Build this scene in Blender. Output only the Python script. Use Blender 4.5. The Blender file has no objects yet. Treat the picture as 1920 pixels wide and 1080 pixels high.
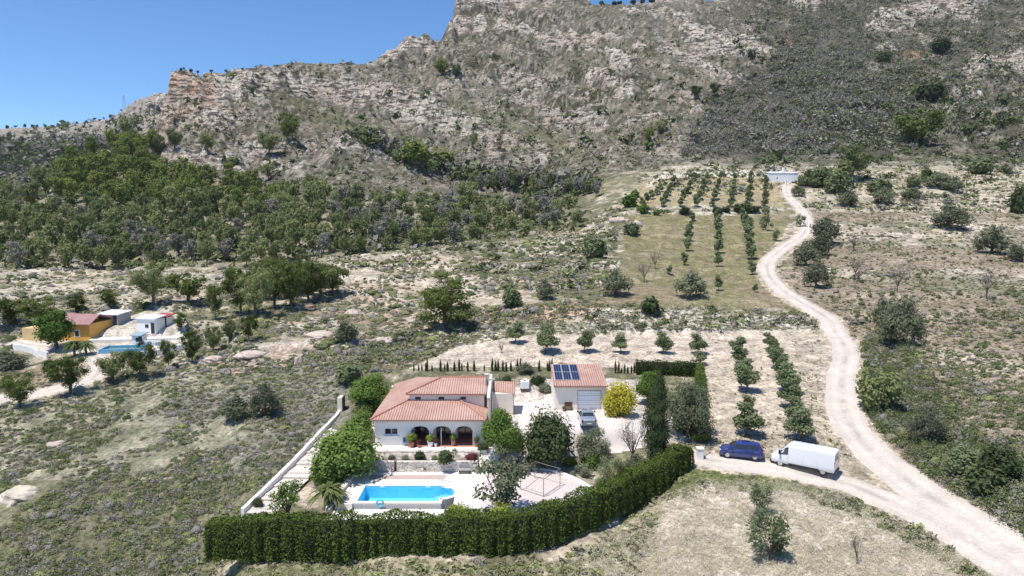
import bpy, math, random
import numpy as np
from mathutils import Vector, Matrix

# ------------------------------------------------------------------ camera, sky, sun, exposure
SC = bpy.context.scene
COL = SC.collection
F = 1300.0                       # focal length in photo pixels (1920 wide)
PITCH = math.radians(6.0)
CP, SP = math.cos(PITCH), math.sin(PITCH)
CAMZ = 26.4
cam = bpy.data.cameras.new('camera')
cam.sensor_width = 36.0
cam.lens = 36.0 * F / 1920.0
cam.clip_start = 0.5
cam.clip_end = 9000
camo = bpy.data.objects.new('camera', cam)
COL.objects.link(camo)
camo.location = (0, 0, CAMZ)
camo.rotation_euler = (math.radians(90) - PITCH, 0, 0)
SC.camera = camo

SUN_EL = math.radians(70)
SUN_AZ = math.radians(-125)       # from straight ahead (+Y), negative = to the left
w = bpy.data.worlds.new('World')
SC.world = w
w.use_nodes = True
nt = w.node_tree
bg = nt.nodes['Background']
sky = nt.nodes.new('ShaderNodeTexSky')
sky.sky_type = 'NISHITA'
sky.sun_disc = False
sky.sun_elevation = SUN_EL
sky.sun_rotation = SUN_AZ
sky.altitude = 2500
sky.air_density = 1.0
sky.dust_density = 0.0
sky.ozone_density = 5.0
hs = nt.nodes.new('ShaderNodeHueSaturation'); hs.inputs['Saturation'].default_value = 1.12
nt.links.new(sky.outputs[0], hs.inputs['Color']); nt.links.new(hs.outputs[0], bg.inputs[0])
bg.inputs[1].default_value = 0.148
sl = bpy.data.lights.new('sun', 'SUN')
sl.energy = 4.6
sl.angle = math.radians(0.5)
sl.color = (1.0, 0.95, 0.87)
so = bpy.data.objects.new('sun', sl)
COL.objects.link(so)
sdir = Vector((math.sin(SUN_AZ) * math.cos(SUN_EL), math.cos(SUN_AZ) * math.cos(SUN_EL), math.sin(SUN_EL)))
so.rotation_euler = sdir.to_track_quat('Z', 'Y').to_euler()
so.location = (0, 0, 200)
SC.view_settings.view_transform = 'Standard'
SC.view_settings.look = 'None'
SC.view_settings.gamma = 1
SC.view_settings.use_curve_mapping = False
SC.view_settings.exposure = 0.25
SC.cycles.max_bounces = 6
SC.cycles.diffuse_bounces = 4
SC.cycles.glossy_bounces = 2
SC.cycles.transmission_bounces = 4
SC.cycles.transparent_max_bounces = 6

# ------------------------------------------------------------------ noise helpers
def _h(ix, iy, s):
    n = (ix * 374761393 + iy * 668265263 + s * 1442695041) & 0xffffffff
    n = ((n ^ (n >> 13)) * 1274126177) & 0xffffffff
    return ((n ^ (n >> 16)) & 0xffff) / 65535.0

def vnoise(x, y, s=0):
    fx, fy = np.floor(x), np.floor(y)
    ix, iy = fx.astype(np.int64), fy.astype(np.int64)
    tx, ty = x - fx, y - fy
    tx = tx * tx * (3 - 2 * tx)
    ty = ty * ty * (3 - 2 * ty)
    a = _h(ix, iy, s) * (1 - tx) + _h(ix + 1, iy, s) * tx
    b = _h(ix, iy + 1, s) * (1 - tx) + _h(ix + 1, iy + 1, s) * tx
    return a * (1 - ty) + b * ty

def fbm(x, y, octv=4, s=0, gain=0.5):
    x = np.asarray(x, float); y = np.asarray(y, float)
    t, amp, tot = 0.0, 1.0, 0.0
    for k in range(octv):
        t = t + amp * vnoise(x, y, s + k * 17)
        tot += amp
        amp *= gain
        x, y = (x * 0.8 - y * 0.6) * 2.07 + 11.3, (x * 0.6 + y * 0.8) * 2.07 - 7.1
    return t / tot                       # 0..1, mean 0.5

def sstep(a, b, x):
    t = np.clip((x - a) / (b - a), 0, 1)
    return t * t * (3 - 2 * t)

def pchip(x, y, xq):
    """monotone cubic, y may carry trailing dims"""
    x = np.asarray(x, float); y = np.asarray(y, float)
    h = np.diff(x); sh = (-1,) + (1,) * (y.ndim - 1)
    d = np.diff(y, axis=0) / h.reshape(sh)
    m = np.zeros_like(y)
    w1 = (2 * h[1:] + h[:-1]).reshape(sh); w2 = (h[1:] + 2 * h[:-1]).reshape(sh)
    ok = d[:-1] * d[1:] > 0
    with np.errstate(all='ignore'):
        m[1:-1] = np.where(ok, (w1 + w2) / (w1 / d[:-1] + w2 / d[1:]), 0)
    m[0] = d[0]; m[-1] = d[-1]
    i = np.clip(np.searchsorted(x, xq) - 1, 0, len(x) - 2)
    t = ((xq - x[i]) / h[i]).reshape(sh); hh = h[i].reshape(sh)
    t = np.clip(t, 0, 1)
    return ((1 + 2 * t) * (1 - t) ** 2 * y[i] + t * (1 - t) ** 2 * hh * m[i]
            + t * t * (3 - 2 * t) * y[i + 1] + t * t * (t - 1) * hh * m[i + 1])

def inpoly(px, py, poly):
    px = np.asarray(px, float); py = np.asarray(py, float)
    r = np.zeros(px.shape, bool)
    n = len(poly)
    for i in range(n):
        x1, y1 = poly[i]; x2, y2 = poly[(i + 1) % n]
        if y1 == y2: continue
        c = ((y1 > py) != (y2 > py)) & (px < (x2 - x1) * (py - y1) / (y2 - y1) + x1)
        r ^= c
    return r

# ------------------------------------------------------------------ the lie of the land, measured from the photograph
def zy(Z, py):                     # height seen at image row py when Z metres away
    return CAMZ + Z * (-SP + (540 - py) / F * CP)

def col_(px, items):
    out = []
    for k, Z, v in items:
        out.append((Z, zy(Z, v) if k == 'y' else v))
    out.sort()
    return px, [o[0] for o in out], [o[1] for o in out]

Y_, H_ = 'y', 'h'
NEAR_V = [(H_, 18, -6), (H_, 40, -2.2), (H_, 52, -1.2), (H_, 58, -.8), (H_, 63, -.5), (H_, 71, 0.0), (H_, 76, 1.8), (H_, 82, 3.0), (H_, 98, 4.6), (H_, 107, 5.4)]
UP_V = [(H_, 118, 5.9), (Y_, 123, 600), (Y_, 129, 575), (Y_, 137, 555), (Y_, 168, 500), (Y_, 240, 400)]
MT_R = [(Y_, 280, 352), (Y_, 300, 331), (Y_, 340, 300), (Y_, 470, 200), (Y_, 640, 100)]
LEFT = [(H_, 18, -9), (H_, 40, -6), (H_, 58.7, -4), (H_, 75, -1.8), (H_, 87, 0), (H_, 103, 3), (H_, 118, 5), (H_, 129, 8), (H_, 150, 9.6)]
LEFT2 = [(H_, 18, -7), (H_, 40, -3.2), (H_, 54, -1.8), (H_, 62, -1.6), (H_, 75, -0.6), (H_, 87, 1.0), (H_, 100, 3.2), (H_, 112, 6), (H_, 130, 8.3), (H_, 150, 10)]
NEAR_R = [(H_, 18, -4), (H_, 40, -1.2), (H_, 52, -.2), (H_, 58, .3), (H_, 63, .8), (H_, 68, 1.5), (H_, 72, 2.0), (H_, 77, 2.6), (H_, 84, 3.3), (H_, 98, 4.6), (H_, 107, 5.4)]
COLS = [
 col_(-700, LEFT + [(Y_, 185, 505), (Y_, 235, 440), (Y_, 290, 395), (H_, 400, 14), (Y_, 500, 375), (Y_, 750, 305), (Y_, 1200, 262), (H_, 1400, 100)]),
 col_(0, LEFT + [(Y_, 185, 505), (Y_, 235, 440), (Y_, 290, 385), (H_, 400, 18), (Y_, 500, 370), (Y_, 750, 300), (Y_, 1200, 248), (H_, 1400, 110)]),
 col_(120, LEFT + [(Y_, 185, 505), (Y_, 235, 440), (Y_, 300, 375), (Y_, 370, 325), (H_, 470, 28), (Y_, 700, 312), (Y_, 1180, 243), (H_, 1400, 110)]),
 col_(210, LEFT + [(Y_, 185, 505), (Y_, 235, 440), (Y_, 300, 375), (Y_, 430, 290), (H_, 540, 42), (Y_, 780, 285), (Y_, 1100, 224), (H_, 1400, 110)]),
 col_(262, LEFT + [(Y_, 185, 505), (Y_, 235, 440), (Y_, 300, 375), (Y_, 460, 268), (H_, 580, 50), (Y_, 780, 265), (Y_, 1040, 190), (H_, 1400, 110)]),
 col_(308, LEFT + [(Y_, 185, 505), (Y_, 235, 440), (Y_, 300, 377), (Y_, 410, 300), (Y_, 490, 243), (Y_, 515, 228), (H_, 640, 70), (Y_, 760, 255), (Y_, 1000, 181), (H_, 1400, 110)]),
 col_(322, LEFT + [(Y_, 185, 505), (Y_, 235, 440), (Y_, 300, 378), (Y_, 410, 300), (Y_, 490, 242), (Y_, 512, 215), (Y_, 520, 150), (Y_, 535, 141), (H_, 720, 80), (Y_, 1000, 184), (H_, 1400, 110)]),
 col_(350, LEFT + [(Y_, 185, 505), (Y_, 235, 440), (Y_, 300, 379), (Y_, 410, 300), (Y_, 490, 240), (Y_, 510, 200), (Y_, 522, 152), (Y_, 545, 137), (H_, 720, 80), (H_, 1400, 90)]),
 col_(400, LEFT + [(Y_, 185, 505), (Y_, 235, 440), (Y_, 300, 380), (Y_, 410, 300), (Y_, 480, 240), (Y_, 530, 180), (Y_, 580, 141), (H_, 760, 90), (H_, 1400, 100)]),
 col_(480, LEFT2 + [(Y_, 185, 505), (Y_, 230, 440), (Y_, 300, 380), (Y_, 420, 300), (Y_, 500, 220), (Y_, 560, 160), (Y_, 600, 130), (H_, 760, 100), (H_, 1400, 100)]),
 col_(560, LEFT2 + [(Y_, 190, 498), (Y_, 230, 440), (Y_, 295, 380), (Y_, 400, 295), (Y_, 440, 268), (Y_, 520, 205), (Y_, 580, 150), (Y_, 620, 116), (H_, 800, 110), (H_, 1400, 100)]),
 col_(650, LEFT2[:4] + [(H_, 72, 0), (H_, 88, 2.0), (H_, 108, 6), (H_, 150, 9.6), (Y_, 200, 480), (Y_, 230, 440), (Y_, 290, 380), (Y_, 395, 269), (H_, 440, 65), (Y_, 480, 250), (Y_, 560, 180), (Y_, 640, 119), (H_, 800, 120), (H_, 1400, 100)]),
 col_(735, NEAR_V[:6] + [(H_, 76, 1.6), (H_, 90, 2.6), (H_, 108, 5.6), (H_, 150, 10.0), (Y_, 200, 475), (Y_, 235, 435), (Y_, 300, 370), (Y_, 385, 300), (H_, 415, 55), (Y_, 450, 275), (Y_, 540, 195), (Y_, 640, 125), (Y_, 700, 101), (H_, 850, 150), (H_, 1400, 100)]),
 col_(768, NEAR_V[:9] + [(H_, 110, 5.7), (H_, 150, 10.1), (Y_, 200, 472), (Y_, 238, 433), (Y_, 300, 371), (Y_, 378, 312), (H_, 405, 51), (Y_, 440, 288), (Y_, 540, 198), (Y_, 640, 138), (Y_, 690, 108), (Y_, 720, 72), (H_, 860, 160), (H_, 1400, 100)]),
 col_(800, NEAR_V[:9] + [(H_, 112, 5.8), (H_, 150, 10.3), (Y_, 200, 470), (Y_, 240, 432), (Y_, 300, 372), (Y_, 372, 322), (H_, 400, 47), (Y_, 430, 300), (Y_, 540, 200), (Y_, 640, 132), (Y_, 720, 90), (Y_, 745, 70), (H_, 900, 170), (H_, 1400, 100)]),
 col_(820, NEAR_V + [(H_, 120, 7), (H_, 150, 10.4), (Y_, 200, 468), (Y_, 240, 431), (Y_, 300, 376), (Y_, 366, 330), (H_, 392, 45), (Y_, 425, 305), (Y_, 540, 200), (Y_, 650, 124), (Y_, 770, 84), (H_, 920, 185), (H_, 1400, 100)]),
 col_(846, NEAR_V + [(H_, 120, 7), (H_, 150, 10.5), (Y_, 200, 466), (Y_, 240, 430), (Y_, 300, 380), (Y_, 360, 336), (H_, 385, 43), (Y_, 420, 310), (Y_, 540, 200), (Y_, 660, 115), (Y_, 800, 48), (H_, 950, 190), (H_, 1400, 100)]),
 col_(860, NEAR_V + [(H_, 120, 7), (H_, 150, 10.6), (Y_, 200, 464), (Y_, 240, 430), (Y_, 300, 384), (Y_, 357, 340), (H_, 382, 42), (Y_, 420, 310), (Y_, 540, 200), (Y_, 660, 112), (Y_, 760, 60), (Y_, 790, 0), (Y_, 830, -12), (H_, 980, 230), (H_, 1400, 100)]),
 col_(960, NEAR_V + [(H_, 122, 7.5), (H_, 150, 11), (Y_, 200, 460), (Y_, 250, 430), (Y_, 290, 398), (Y_, 330, 372), (H_, 352, 33), (Y_, 378, 350), (Y_, 430, 300), (Y_, 540, 200), (Y_, 670, 100), (Y_, 820, 0), (Y_, 850, -22), (H_, 1000, 240), (H_, 1400, 100)]),
 col_(1080, NEAR_V + [(H_, 122, 7.8), (H_, 150, 11.2), (Y_, 175, 480), (Y_, 215, 438), (Y_, 260, 402), (Y_, 300, 372), (Y_, 330, 352), (Y_, 400, 300), (Y_, 520, 200), (Y_, 650, 100), (Y_, 790, 8), (Y_, 830, -8), (H_, 1000, 230), (H_, 1400, 100)]),
 col_(1140, NEAR_V + UP_V[:4] + [(Y_, 170, 490), (Y_, 222, 425), (Y_, 250, 396), (Y_, 300, 352), (Y_, 370, 302), (Y_, 500, 200), (Y_, 640, 100), (Y_, 800, 15), (H_, 1000, 200), (H_, 1400, 100)]),
 col_(1210, NEAR_V[:4] + [(H_, 63, -.2), (H_, 68, .5), (H_, 72, 1.1), (H_, 77, 2.0), (H_, 84, 3.2), (H_, 98, 4.6), (H_, 107, 5.4)] + UP_V + [(Y_, 290, 352), (Y_, 315, 331), (Y_, 355, 302), (Y_, 480, 200), (Y_, 630, 100), (Y_, 820, 13), (H_, 1000, 210), (H_, 1400, 100)]),
 col_(1290, NEAR_R + UP_V + MT_R + [(Y_, 840, 3), (H_, 1000, 250), (H_, 1400, 150)]),
 col_(1400, NEAR_R + UP_V + MT_R + [(Y_, 850, 0), (Y_, 960, -40), (H_, 1400, 300)]),
 col_(1600, NEAR_R + UP_V + MT_R + [(Y_, 850, 0), (Y_, 1000, -60), (H_, 1400, 340)]),
 col_(1760, [(H_, 18, -3), (H_, 40, -.2), (H_, 52, .4), (H_, 60, 1.4), (H_, 70, 2.6), (H_, 82, 3.6), (H_, 98, 5.2), (H_, 107, 6)] + UP_V + MT_R + [(Y_, 850, 0), (Y_, 1000, -60), (H_, 1400, 340)]),
 col_(1920, [(H_, 18, -1), (H_, 40, 1), (H_, 52, 1.7), (H_, 60, 3.0), (H_, 70, 4.2), (H_, 82, 5.2), (H_, 98, 6.3), (H_, 107, 7)] + UP_V + MT_R + [(Y_, 850, 0), (Y_, 1000, -60), (H_, 1400, 340)]),
 col_(2700, [(H_, 18, 3), (H_, 40, 4), (H_, 60, 6.0), (H_, 82, 7.2), (H_, 107, 9)] + UP_V + MT_R + [(Y_, 850, 0), (Y_, 1000, -60), (H_, 1400, 340)]),
]
def seg(a, b, n): return np.linspace(a, b, n, endpoint=False)
GX = np.concatenate([seg(-520, -60, 58), seg(-60, 1980, 800), np.linspace(1980, 2440, 58)])
GZ = np.concatenate([seg(18, 45, 34), seg(45, 100, 250), seg(100, 200, 180), seg(200, 450, 190), seg(450, 900, 190), np.linspace(900, 1420, 60)])
tab = np.array([pchip(c[1], c[2], GZ) for c in COLS])       # col, Z
BASE = pchip([c[0] for c in COLS], tab, GX)                 # px, Z
NX, NZ = len(GX), len(GZ)
PXG, ZG = np.meshgrid(GX, GZ, indexing='ij')

def to_world(px, Zc, z):
    b = ((z - CAMZ) / Zc + SP) / CP
    return (px - 960) / F * Zc, Zc * (CP + b * SP)

XG, YG = to_world(PXG, ZG, BASE)

def bil(A, px, Zc):
    i = np.clip(np.searchsorted(GX, px) - 1, 0, NX - 2)
    j = np.clip(np.searchsorted(GZ, Zc) - 1, 0, NZ - 2)
    u = np.clip((px - GX[i]) / (GX[i + 1] - GX[i]), 0, 1)
    v = np.clip((Zc - GZ[j]) / (GZ[j + 1] - GZ[j]), 0, 1)
    return (A[i, j] * (1 - u) + A[i + 1, j] * u) * (1 - v) + (A[i, j + 1] * (1 - u) + A[i + 1, j + 1] * u) * v

def inv(X, Y):
    X = np.asarray(X, float); Y = np.asarray(Y, float)
    z = np.full(X.shape, 5.0)
    for _ in range(12):
        Zc = Y * CP - (z - CAMZ) * SP
        px = 960 + F * X / Zc
        z = bil(BASE, px, Zc)
    return px, Zc

def W(px, py, z):
    """world x, y where the sight line through a photo pixel meets height z"""
    a = (px - 960) / F; b = (540 - py) / F
    t = (z - CAMZ) / (-SP + b * CP)
    return t * a, t * (CP + b * SP)

# ---- image position of grid vertices
def project(X, Y, Zw):
    zc = Y * CP - (Zw - CAMZ) * SP
    yc = Y * SP + (Zw - CAMZ) * CP
    return 960 + F * X / zc, 540 - F * yc / zc
_, PY0 = project(XG, YG, BASE)

def first_hit(PY, px, py):
    i = int(np.clip(np.searchsorted(GX, px), 1, NX - 1))
    if abs(GX[i - 1] - px) < abs(GX[i] - px): i -= 1
    c = PY[i]
    k = np.nonzero(c <= py)[0]
    if len(k) == 0: return None
    k = k[0]
    if k == 0: return GZ[0]
    t = (c[k - 1] - py) / (c[k - 1] - c[k] + 1e-9)
    return GZ[k - 1] + t * (GZ[k] - GZ[k - 1])
# ------------------------------------------------------------------ roads (centre lines), pads, relief
def base_pt(px, py):
    Z = first_hit(PY0, px, py)
    z = float(bil(BASE, np.array(px, float), np.array(Z)))
    return to_world(px, Z, z)

def polyline(pts, step=0.7):
    P = np.array(pts, float)
    # Catmull-Rom
    out = []
    Q = np.vstack([2 * P[0] - P[1], P, 2 * P[-1] - P[-2]])
    for i in range(1, len(Q) - 2):
        n = max(2, int(np.linalg.norm(Q[i + 1] - Q[i]) / step))
        for k in range(n):
            t = k / n
            out.append(.5 * ((2 * Q[i]) + (-Q[i - 1] + Q[i + 1]) * t + (2 * Q[i - 1] - 5 * Q[i] + 4 * Q[i + 1] - Q[i + 2]) * t * t + (-Q[i - 1] + 3 * Q[i] - 3 * Q[i + 1] + Q[i + 2]) * t ** 3))
    out.append(P[-1])
    return np.array(out)

ROADS = {
 'main': dict(px=[(2060, 1150), (1960, 1072), (1870, 1010), (1778, 955), (1690, 893), (1625, 838), (1586, 775), (1579, 710), (1586, 655), (1560, 608), (1510, 572), (1462, 540), (1440, 512), (1443, 488), (1472, 463), (1506, 440), (1513, 415), (1500, 390), (1478, 368), (1474, 348)], w=4.3),
 'drive': dict(px=[(1300, 858), (1370, 868), (1440, 876), (1510, 890), (1600, 912), (1690, 950), (1790, 1000), (1900, 1062), (2000, 1130)], w=3.4),
 'farm': dict(px=[(-60, 764), (0, 748), (70, 738), (130, 722), (170, 712), (188, 690), (176, 668), (120, 652), (60, 648), (30, 640)], w=3.2),
}
for r in ROADS.values():
    r['line'] = polyline([base_pt(*p) for p in r['px']])

def road_dist(X, Y):
    """signed-ish distance outside the nearest road edge"""
    best = np.full(X.shape, 1e3)
    for r in ROADS.values():
        L = r['line']
        lo = L.min(0) - 8; hi = L.max(0) + 8
        m = (X > lo[0]) & (X < hi[0]) & (Y > lo[1]) & (Y < hi[1])
        idx = np.nonzero(m.ravel())[0]
        xs, ys = X.ravel()[idx], Y.ravel()[idx]
        d = np.full(len(idx), 1e3)
        for s in range(0, len(L), 2):
            dd = np.hypot(xs - L[s, 0], ys - L[s, 1])
            np.minimum(d, dd, out=d)
        bf = best.ravel()
        bf[idx] = np.minimum(bf[idx], d - r['w'] / 2)
        best = bf.reshape(X.shape)
    return best
RD = road_dist(XG, YG)

# flat pads: px-free world rectangles (x0, x1, y0, y1, z, blend)
def wx(px, py, z): return W(px, py, z)[0]
def wy(py, z): return W(960, py, z)[1]
FY = wy(835, 1.7)                       # front wall of the villa
DX0, DX1 = -16.0, -3.0                  # pool deck
DY0, DY1 = wy(962, -.5), wy(885, 0.0)
HX0 = -14.75
ZP = dict(deck=0.0, house=1.7, garage=3.4)
GYF = wy(768, 3.4)                      # garage front
PADS = [
 (-15.0, 5.5, GYF - 8.5, GYF + 7, 2.6, 2.5),
 (5.0, 16.5, GYF - 6.0, GYF + 9.5, 3.36, 2.5),
 (-15.5, -2.2, FY - 1.9, FY + 16.5, 1.6, .5),
 (-2.4, 7.5, DY0 - .5, DY0 + 10.5, -0.03, 2.0),
 (DX0, DX1 + .4, DY0 - 1.0, DY1 + .3, -1.9, .25),
]
def pads(X, Y, z):
    for x0, x1, y0, y1, h, bl in PADS:
        d = np.maximum(np.maximum(x0 - X, X - x1), np.maximum(y0 - Y, Y - y1))
        k = 1 - sstep(0, bl, d)
        z = z * (1 - k) + h * k
    return z
def pad_mask(X, Y):
    k = np.zeros(X.shape)
    for x0, x1, y0, y1, h, bl in PADS:
        d = np.maximum(np.maximum(x0 - X, X - x1), np.maximum(y0 - Y, Y - y1))
        k = np.maximum(k, 1 - sstep(0, bl + 1.5, d))
    return k

MNT = sstep(300, 400, ZG)                                   # mountain weight
LEFTM = (PXG < 700)
FOREST_POLY = [(-400, 400), (0, 385), (110, 330), (190, 288), (245, 272), (300, 278), (300, 335), (330, 345), (420, 330), (500, 372), (560, 385), (640, 385), (720, 380), (860, 392), (930, 398), (1010, 388), (1088, 398), (1085, 432), (960, 447), (760, 467), (620, 482), (470, 500), (0, 506), (-400, 510)]
jx = (fbm(XG / 9, YG / 9, 3, 5) - .5) * 40
jy = (fbm(XG / 9, YG / 9, 3, 9) - .5) * 22
FOREST = inpoly(PXG + jx, PY0 + jy, FOREST_POLY) & (ZG < 480)
# rock bands running down to the right across the mountain
q1 = YG + .55 * XG + (fbm(XG / 90, YG / 90, 3, 31) - .5) * 60
q2 = XG - .4 * YG
band = fbm(q1 / 19, q2 / 95, 4, 41)
blot = fbm(XG / 45, YG / 45, 5, 43, .6)
rockv = band * .55 + blot * .45
ROCK = sstep(.51, .60, rockv) * MNT
peak = np.exp(-(((PXG - 360) / 110) ** 2 + ((PY0 - 190) / 62) ** 2)) * (ZG > 470) * (ZG < 640)
toe = np.exp(-(((PXG - 700) / 120) ** 2 + ((PY0 - 292) / 30) ** 2)) * (ZG < 430)
mid = np.exp(-(((PXG - 880) / 210) ** 2 + ((PY0 - 250 - (PXG - 880) * .18) / 38) ** 2)) * (ZG > 430)
sl1 = np.exp(-(((PXG - 420) / 160) ** 2 + ((PY0 - 310) / 55) ** 2)) * (ZG < 470)
cliff = np.exp(-(((PXG - 1650) / 26) ** 2 + ((PY0 - 92) / 12) ** 2)) + np.exp(-(((PXG - 1790) / 60) ** 2 + ((PY0 - 18) / 26) ** 2)) + np.exp(-(((PXG - 1500) / 40) ** 2 + ((PY0 - 12) / 18) ** 2)) + np.exp(-(((PXG - 1300) / 130) ** 2 + ((PY0 - 95 - (PXG - 1300) * .2) / 42) ** 2)) + np.exp(-(((PXG - 1720) / 110) ** 2 + ((PY0 - 45) / 30) ** 2)) + np.exp(-(((PXG - 1880) / 60) ** 2 + ((PY0 - 130) / 22) ** 2)) + np.exp(-(((PXG - 900) / 60) ** 2 + ((PY0 - 20) / 40) ** 2))
XTRA = np.clip(peak * 1.3 + toe + mid * .8 + sl1 * .8 + cliff, 0, 1.3)
BURNT_POLY = [(1275, 292), (1300, 235), (1360, 165), (1440, 125), (1480, 70), (1500, 30), (1620, 40), (1640, 90), (1620, 130), (1690, 180), (1755, 215), (1740, 275), (1560, 290)]
# the rock ribs and crags one can tell apart on the mountain (a line and a half-width each)
RIBS = [(330, 175, 470, 165, 34, 1), (330, 225, 420, 235, 26, 1), (490, 150, 640, 165, 22, .8), (640, 165, 800, 215, 24, 1), (800, 225, 900, 262, 22, 1), (920, 275, 1020, 305, 18, 1),
 (640, 282, 720, 285, 16, 1), (720, 285, 790, 312, 14, 1), (330, 300, 440, 320, 30, .8), (470, 300, 560, 330, 22, .7), (735, 100, 790, 90, 18, .9), (855, 10, 985, 8, 9, 1.2), (862, 48, 930, 42, 16, 1), (930, 50, 1110, 100, 9, 1.1),
 (1050, 60, 1180, 75, 8, .8), (1110, 100, 1190, 135, 9, 1.1), (1110, 148, 1180, 178, 11, 1.1), (1180, 30, 1300, 45, 9, .8), (1290, 62, 1450, 105, 22, 1.1), (1200, 90, 1330, 130, 10, .9), (1300, 130, 1400, 150, 12, .7), (960, 150, 1090, 175, 11, .5),
 (1020, 210, 1180, 240, 12, .4), (1180, 230, 1300, 270, 12, .5), (1645, 50, 1700, 40, 18, 1.3), (1710, 25, 1825, 22, 20, 1.3), (1655, 92, 1672, 90, 9, 1.2), (1830, 130, 1960, 125, 18, 1.3), (1480, 8, 1530, 14, 9, 1.1), (1790, 180, 1840, 182, 6, .9), (1560, 150, 1640, 170, 9, .5),
 (1520, 205, 1640, 208, 4, .8), (1540, 245, 1640, 248, 4, .8), (1760, 230, 1960, 225, 8, .6), (1800, 260, 1960, 255, 8, .7)]
XB = np.zeros(XG.shape)
for x0_, y0_, x1_, y1_, w_, s_ in RIBS:
    L2 = (x1_ - x0_) ** 2 + (y1_ - y0_) ** 2
    t_ = np.clip(((PXG - x0_) * (x1_ - x0_) + (PY0 - y0_) * (y1_ - y0_)) / L2, 0, 1)
    d_ = np.hypot((PXG - x0_ - t_ * (x1_ - x0_)) * .8, PY0 - y0_ - t_ * (y1_ - y0_))
    XB = np.maximum(XB, s_ * np.exp(-(d_ / w_) ** 2))
XB *= (ZG > 330) & (ZG < 950)
fine_r = fbm(XG / 9, YG / 12, 4, 191, .62)
ROCK = sstep(.49, .57, rockv * .45 + fine_r * .55 + (XB - .28) * .20) * MNT * (1 - .5 * sstep(1340, 1480, PXG) * (XB < .4))
BURNT = inpoly(PXG + jx, PY0 + jy, BURNT_POLY) & (ZG > 330)
ROCK = np.where(BURNT & (XB < .45), ROCK * .3, ROCK)

damp = (1 - pad_mask(XG, YG)) * sstep(.3, 4.0, RD)
n_small = (fbm(XG / 2.2, YG / 2.2, 4, 3) - .5)
n_mid = (fbm(XG / 11, YG / 11, 4, 6) - .5)
n_big = (fbm(XG / 60, YG / 60, 4, 8) - .5)
near_amp = sstep(48, 70, ZG) * .0 + 1
flat_field = inpoly(PXG, PY0, [(740, 690), (820, 640), (1560, 610), (1620, 800), (1560, 860), (1310, 860), (1310, 690)]) | inpoly(PXG, PY0, [(1180, 930), (1290, 870), (1900, 1090), (1100, 1090)])
amp_s = np.where(flat_field, .10, .38)
rel = damp * (amp_s * n_small + np.where(flat_field, .25, 1.3) * n_mid)
gul = np.abs(fbm((XG + .35 * YG) / 42, YG / 150, 4, 151, .55) - .5) * 2
crest = np.where(ZG > 330, PY0, 1e4).min(axis=1, keepdims=True)
fade = .22 + .78 * sstep(0, 38, PY0 - crest)
rel += XB * 5.0 * (.6 + fine_r) * fade
rel += MNT * fade * (n_big * 14 + n_mid * 6.5 + (fbm(XG / 5.5, YG / 5.5, 3, 171, .7) - .5) * 5.0 + (np.minimum(gul, .34) - .20) * 20 * sstep(330, 430, ZG))
# ledges: stepped strata where rock crops out
stp = (q1 / 7.0) % 1.0
ledge = (sstep(.55, .95, stp) - stp) * 2.6
rel += ROCK * (ledge + 2.0 + (fbm(XG / 6, YG / 6, 3, 77, .65) - .5) * 7.0)
# crests must keep their silhouette: fade large relief near them
rel += (RD > 0) * (ZG < 330) * sstep(120, 150, ZG) * n_big * 3.0
ravine = np.exp(-(((PXG - 820) / 260) ** 2 + ((PY0 - 492 + (PXG - 820) * .05) / 14) ** 2)) * (ZG < 230)
rel -= ravine * 1.0
# terrace banks in the dry fields and on the upper slopes
bank = np.where((ZG > 108) & (ZG < 330), 1.0, 0) * (1 - FOREST) * np.where(PXG > 1200, 1.0, sstep(240, 190, ZG))
tz = (BASE + n_mid * 4 + n_big * 6) / 2.6
rel += damp * bank * ((sstep(.62, .95, tz % 1.0) - (tz % 1.0)) * 1.0)
EARTH = np.clip(sstep(.60, .97, tz % 1.0) * (1 - sstep(.97, 1.0, tz % 1.0)), 0, 1) * bank
ZW = pads(XG, YG, BASE + rel)
ZW -= .03 * (RD < .3)
PXF, PYF = project(XG, YG, ZW)
PYC = np.minimum.accumulate(PYF, axis=1)

def ground(X, Y):
    px, Zc = inv(X, Y)
    return bil(ZW, px, Zc)

def pix(px, py):
    """ground point first met by the sight line through a photo pixel"""
    Z = first_hit(PYF, px, py)
    if Z is None: return None
    z0 = float(bil(BASE, np.array(px, float), np.array(Z)))
    x, y = to_world(px, Z, z0)
    return float(x), float(y), float(ground(np.array(x), np.array(y))), float(Z)

# ------------------------------------------------------------------ ground colours (real soil, rock and plant-cover albedos)
def mixc(a, b, t):
    t = np.clip(t, 0, 1)[..., None]
    return a * (1 - t) + np.asarray(b) * t
C_SOIL = np.array((.56, .47, .37)); C_PALE = np.array((.66, .59, .50)); C_DRY = np.array((.42, .37, .28))
C_SCRUB = np.array((.165, .16, .095)); C_OLIVE = np.array((.215, .20, .115)); C_GREY = np.array((.22, .205, .19))
C_ROCK = np.array((.48, .425, .37)); C_PINK = np.array((.53, .425, .37)); C_ORANGE = np.array((.55, .34, .22)); C_DARK = np.array((.10, .095, .065))
C_GREEN = np.array((.15, .18, .06))
na = fbm(XG / 3.0, YG / 3.0, 4, 101, .6); nb = fbm(XG / 14, YG / 14, 4, 103); nc = fbm(XG / 1.1, YG / 1.1, 3, 105, .7); nd = fbm(XG / 30, YG / 30, 3, 107)
colr = mixc(np.broadcast_to(C_SOIL, XG.shape + (3,)), C_SCRUB, sstep(.38, .58, na * .6 + nb * .4 + .02))
colr = mixc(colr, C_OLIVE, sstep(.5, .7, nd) * .6)
colr = mixc(colr, C_PALE, EARTH * .6)
SCR = np.full(XG.shape, .5)                                    # how shrubby
PXJ, PYJ = PXF + jx * .5, PYF + jy * .5
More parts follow.
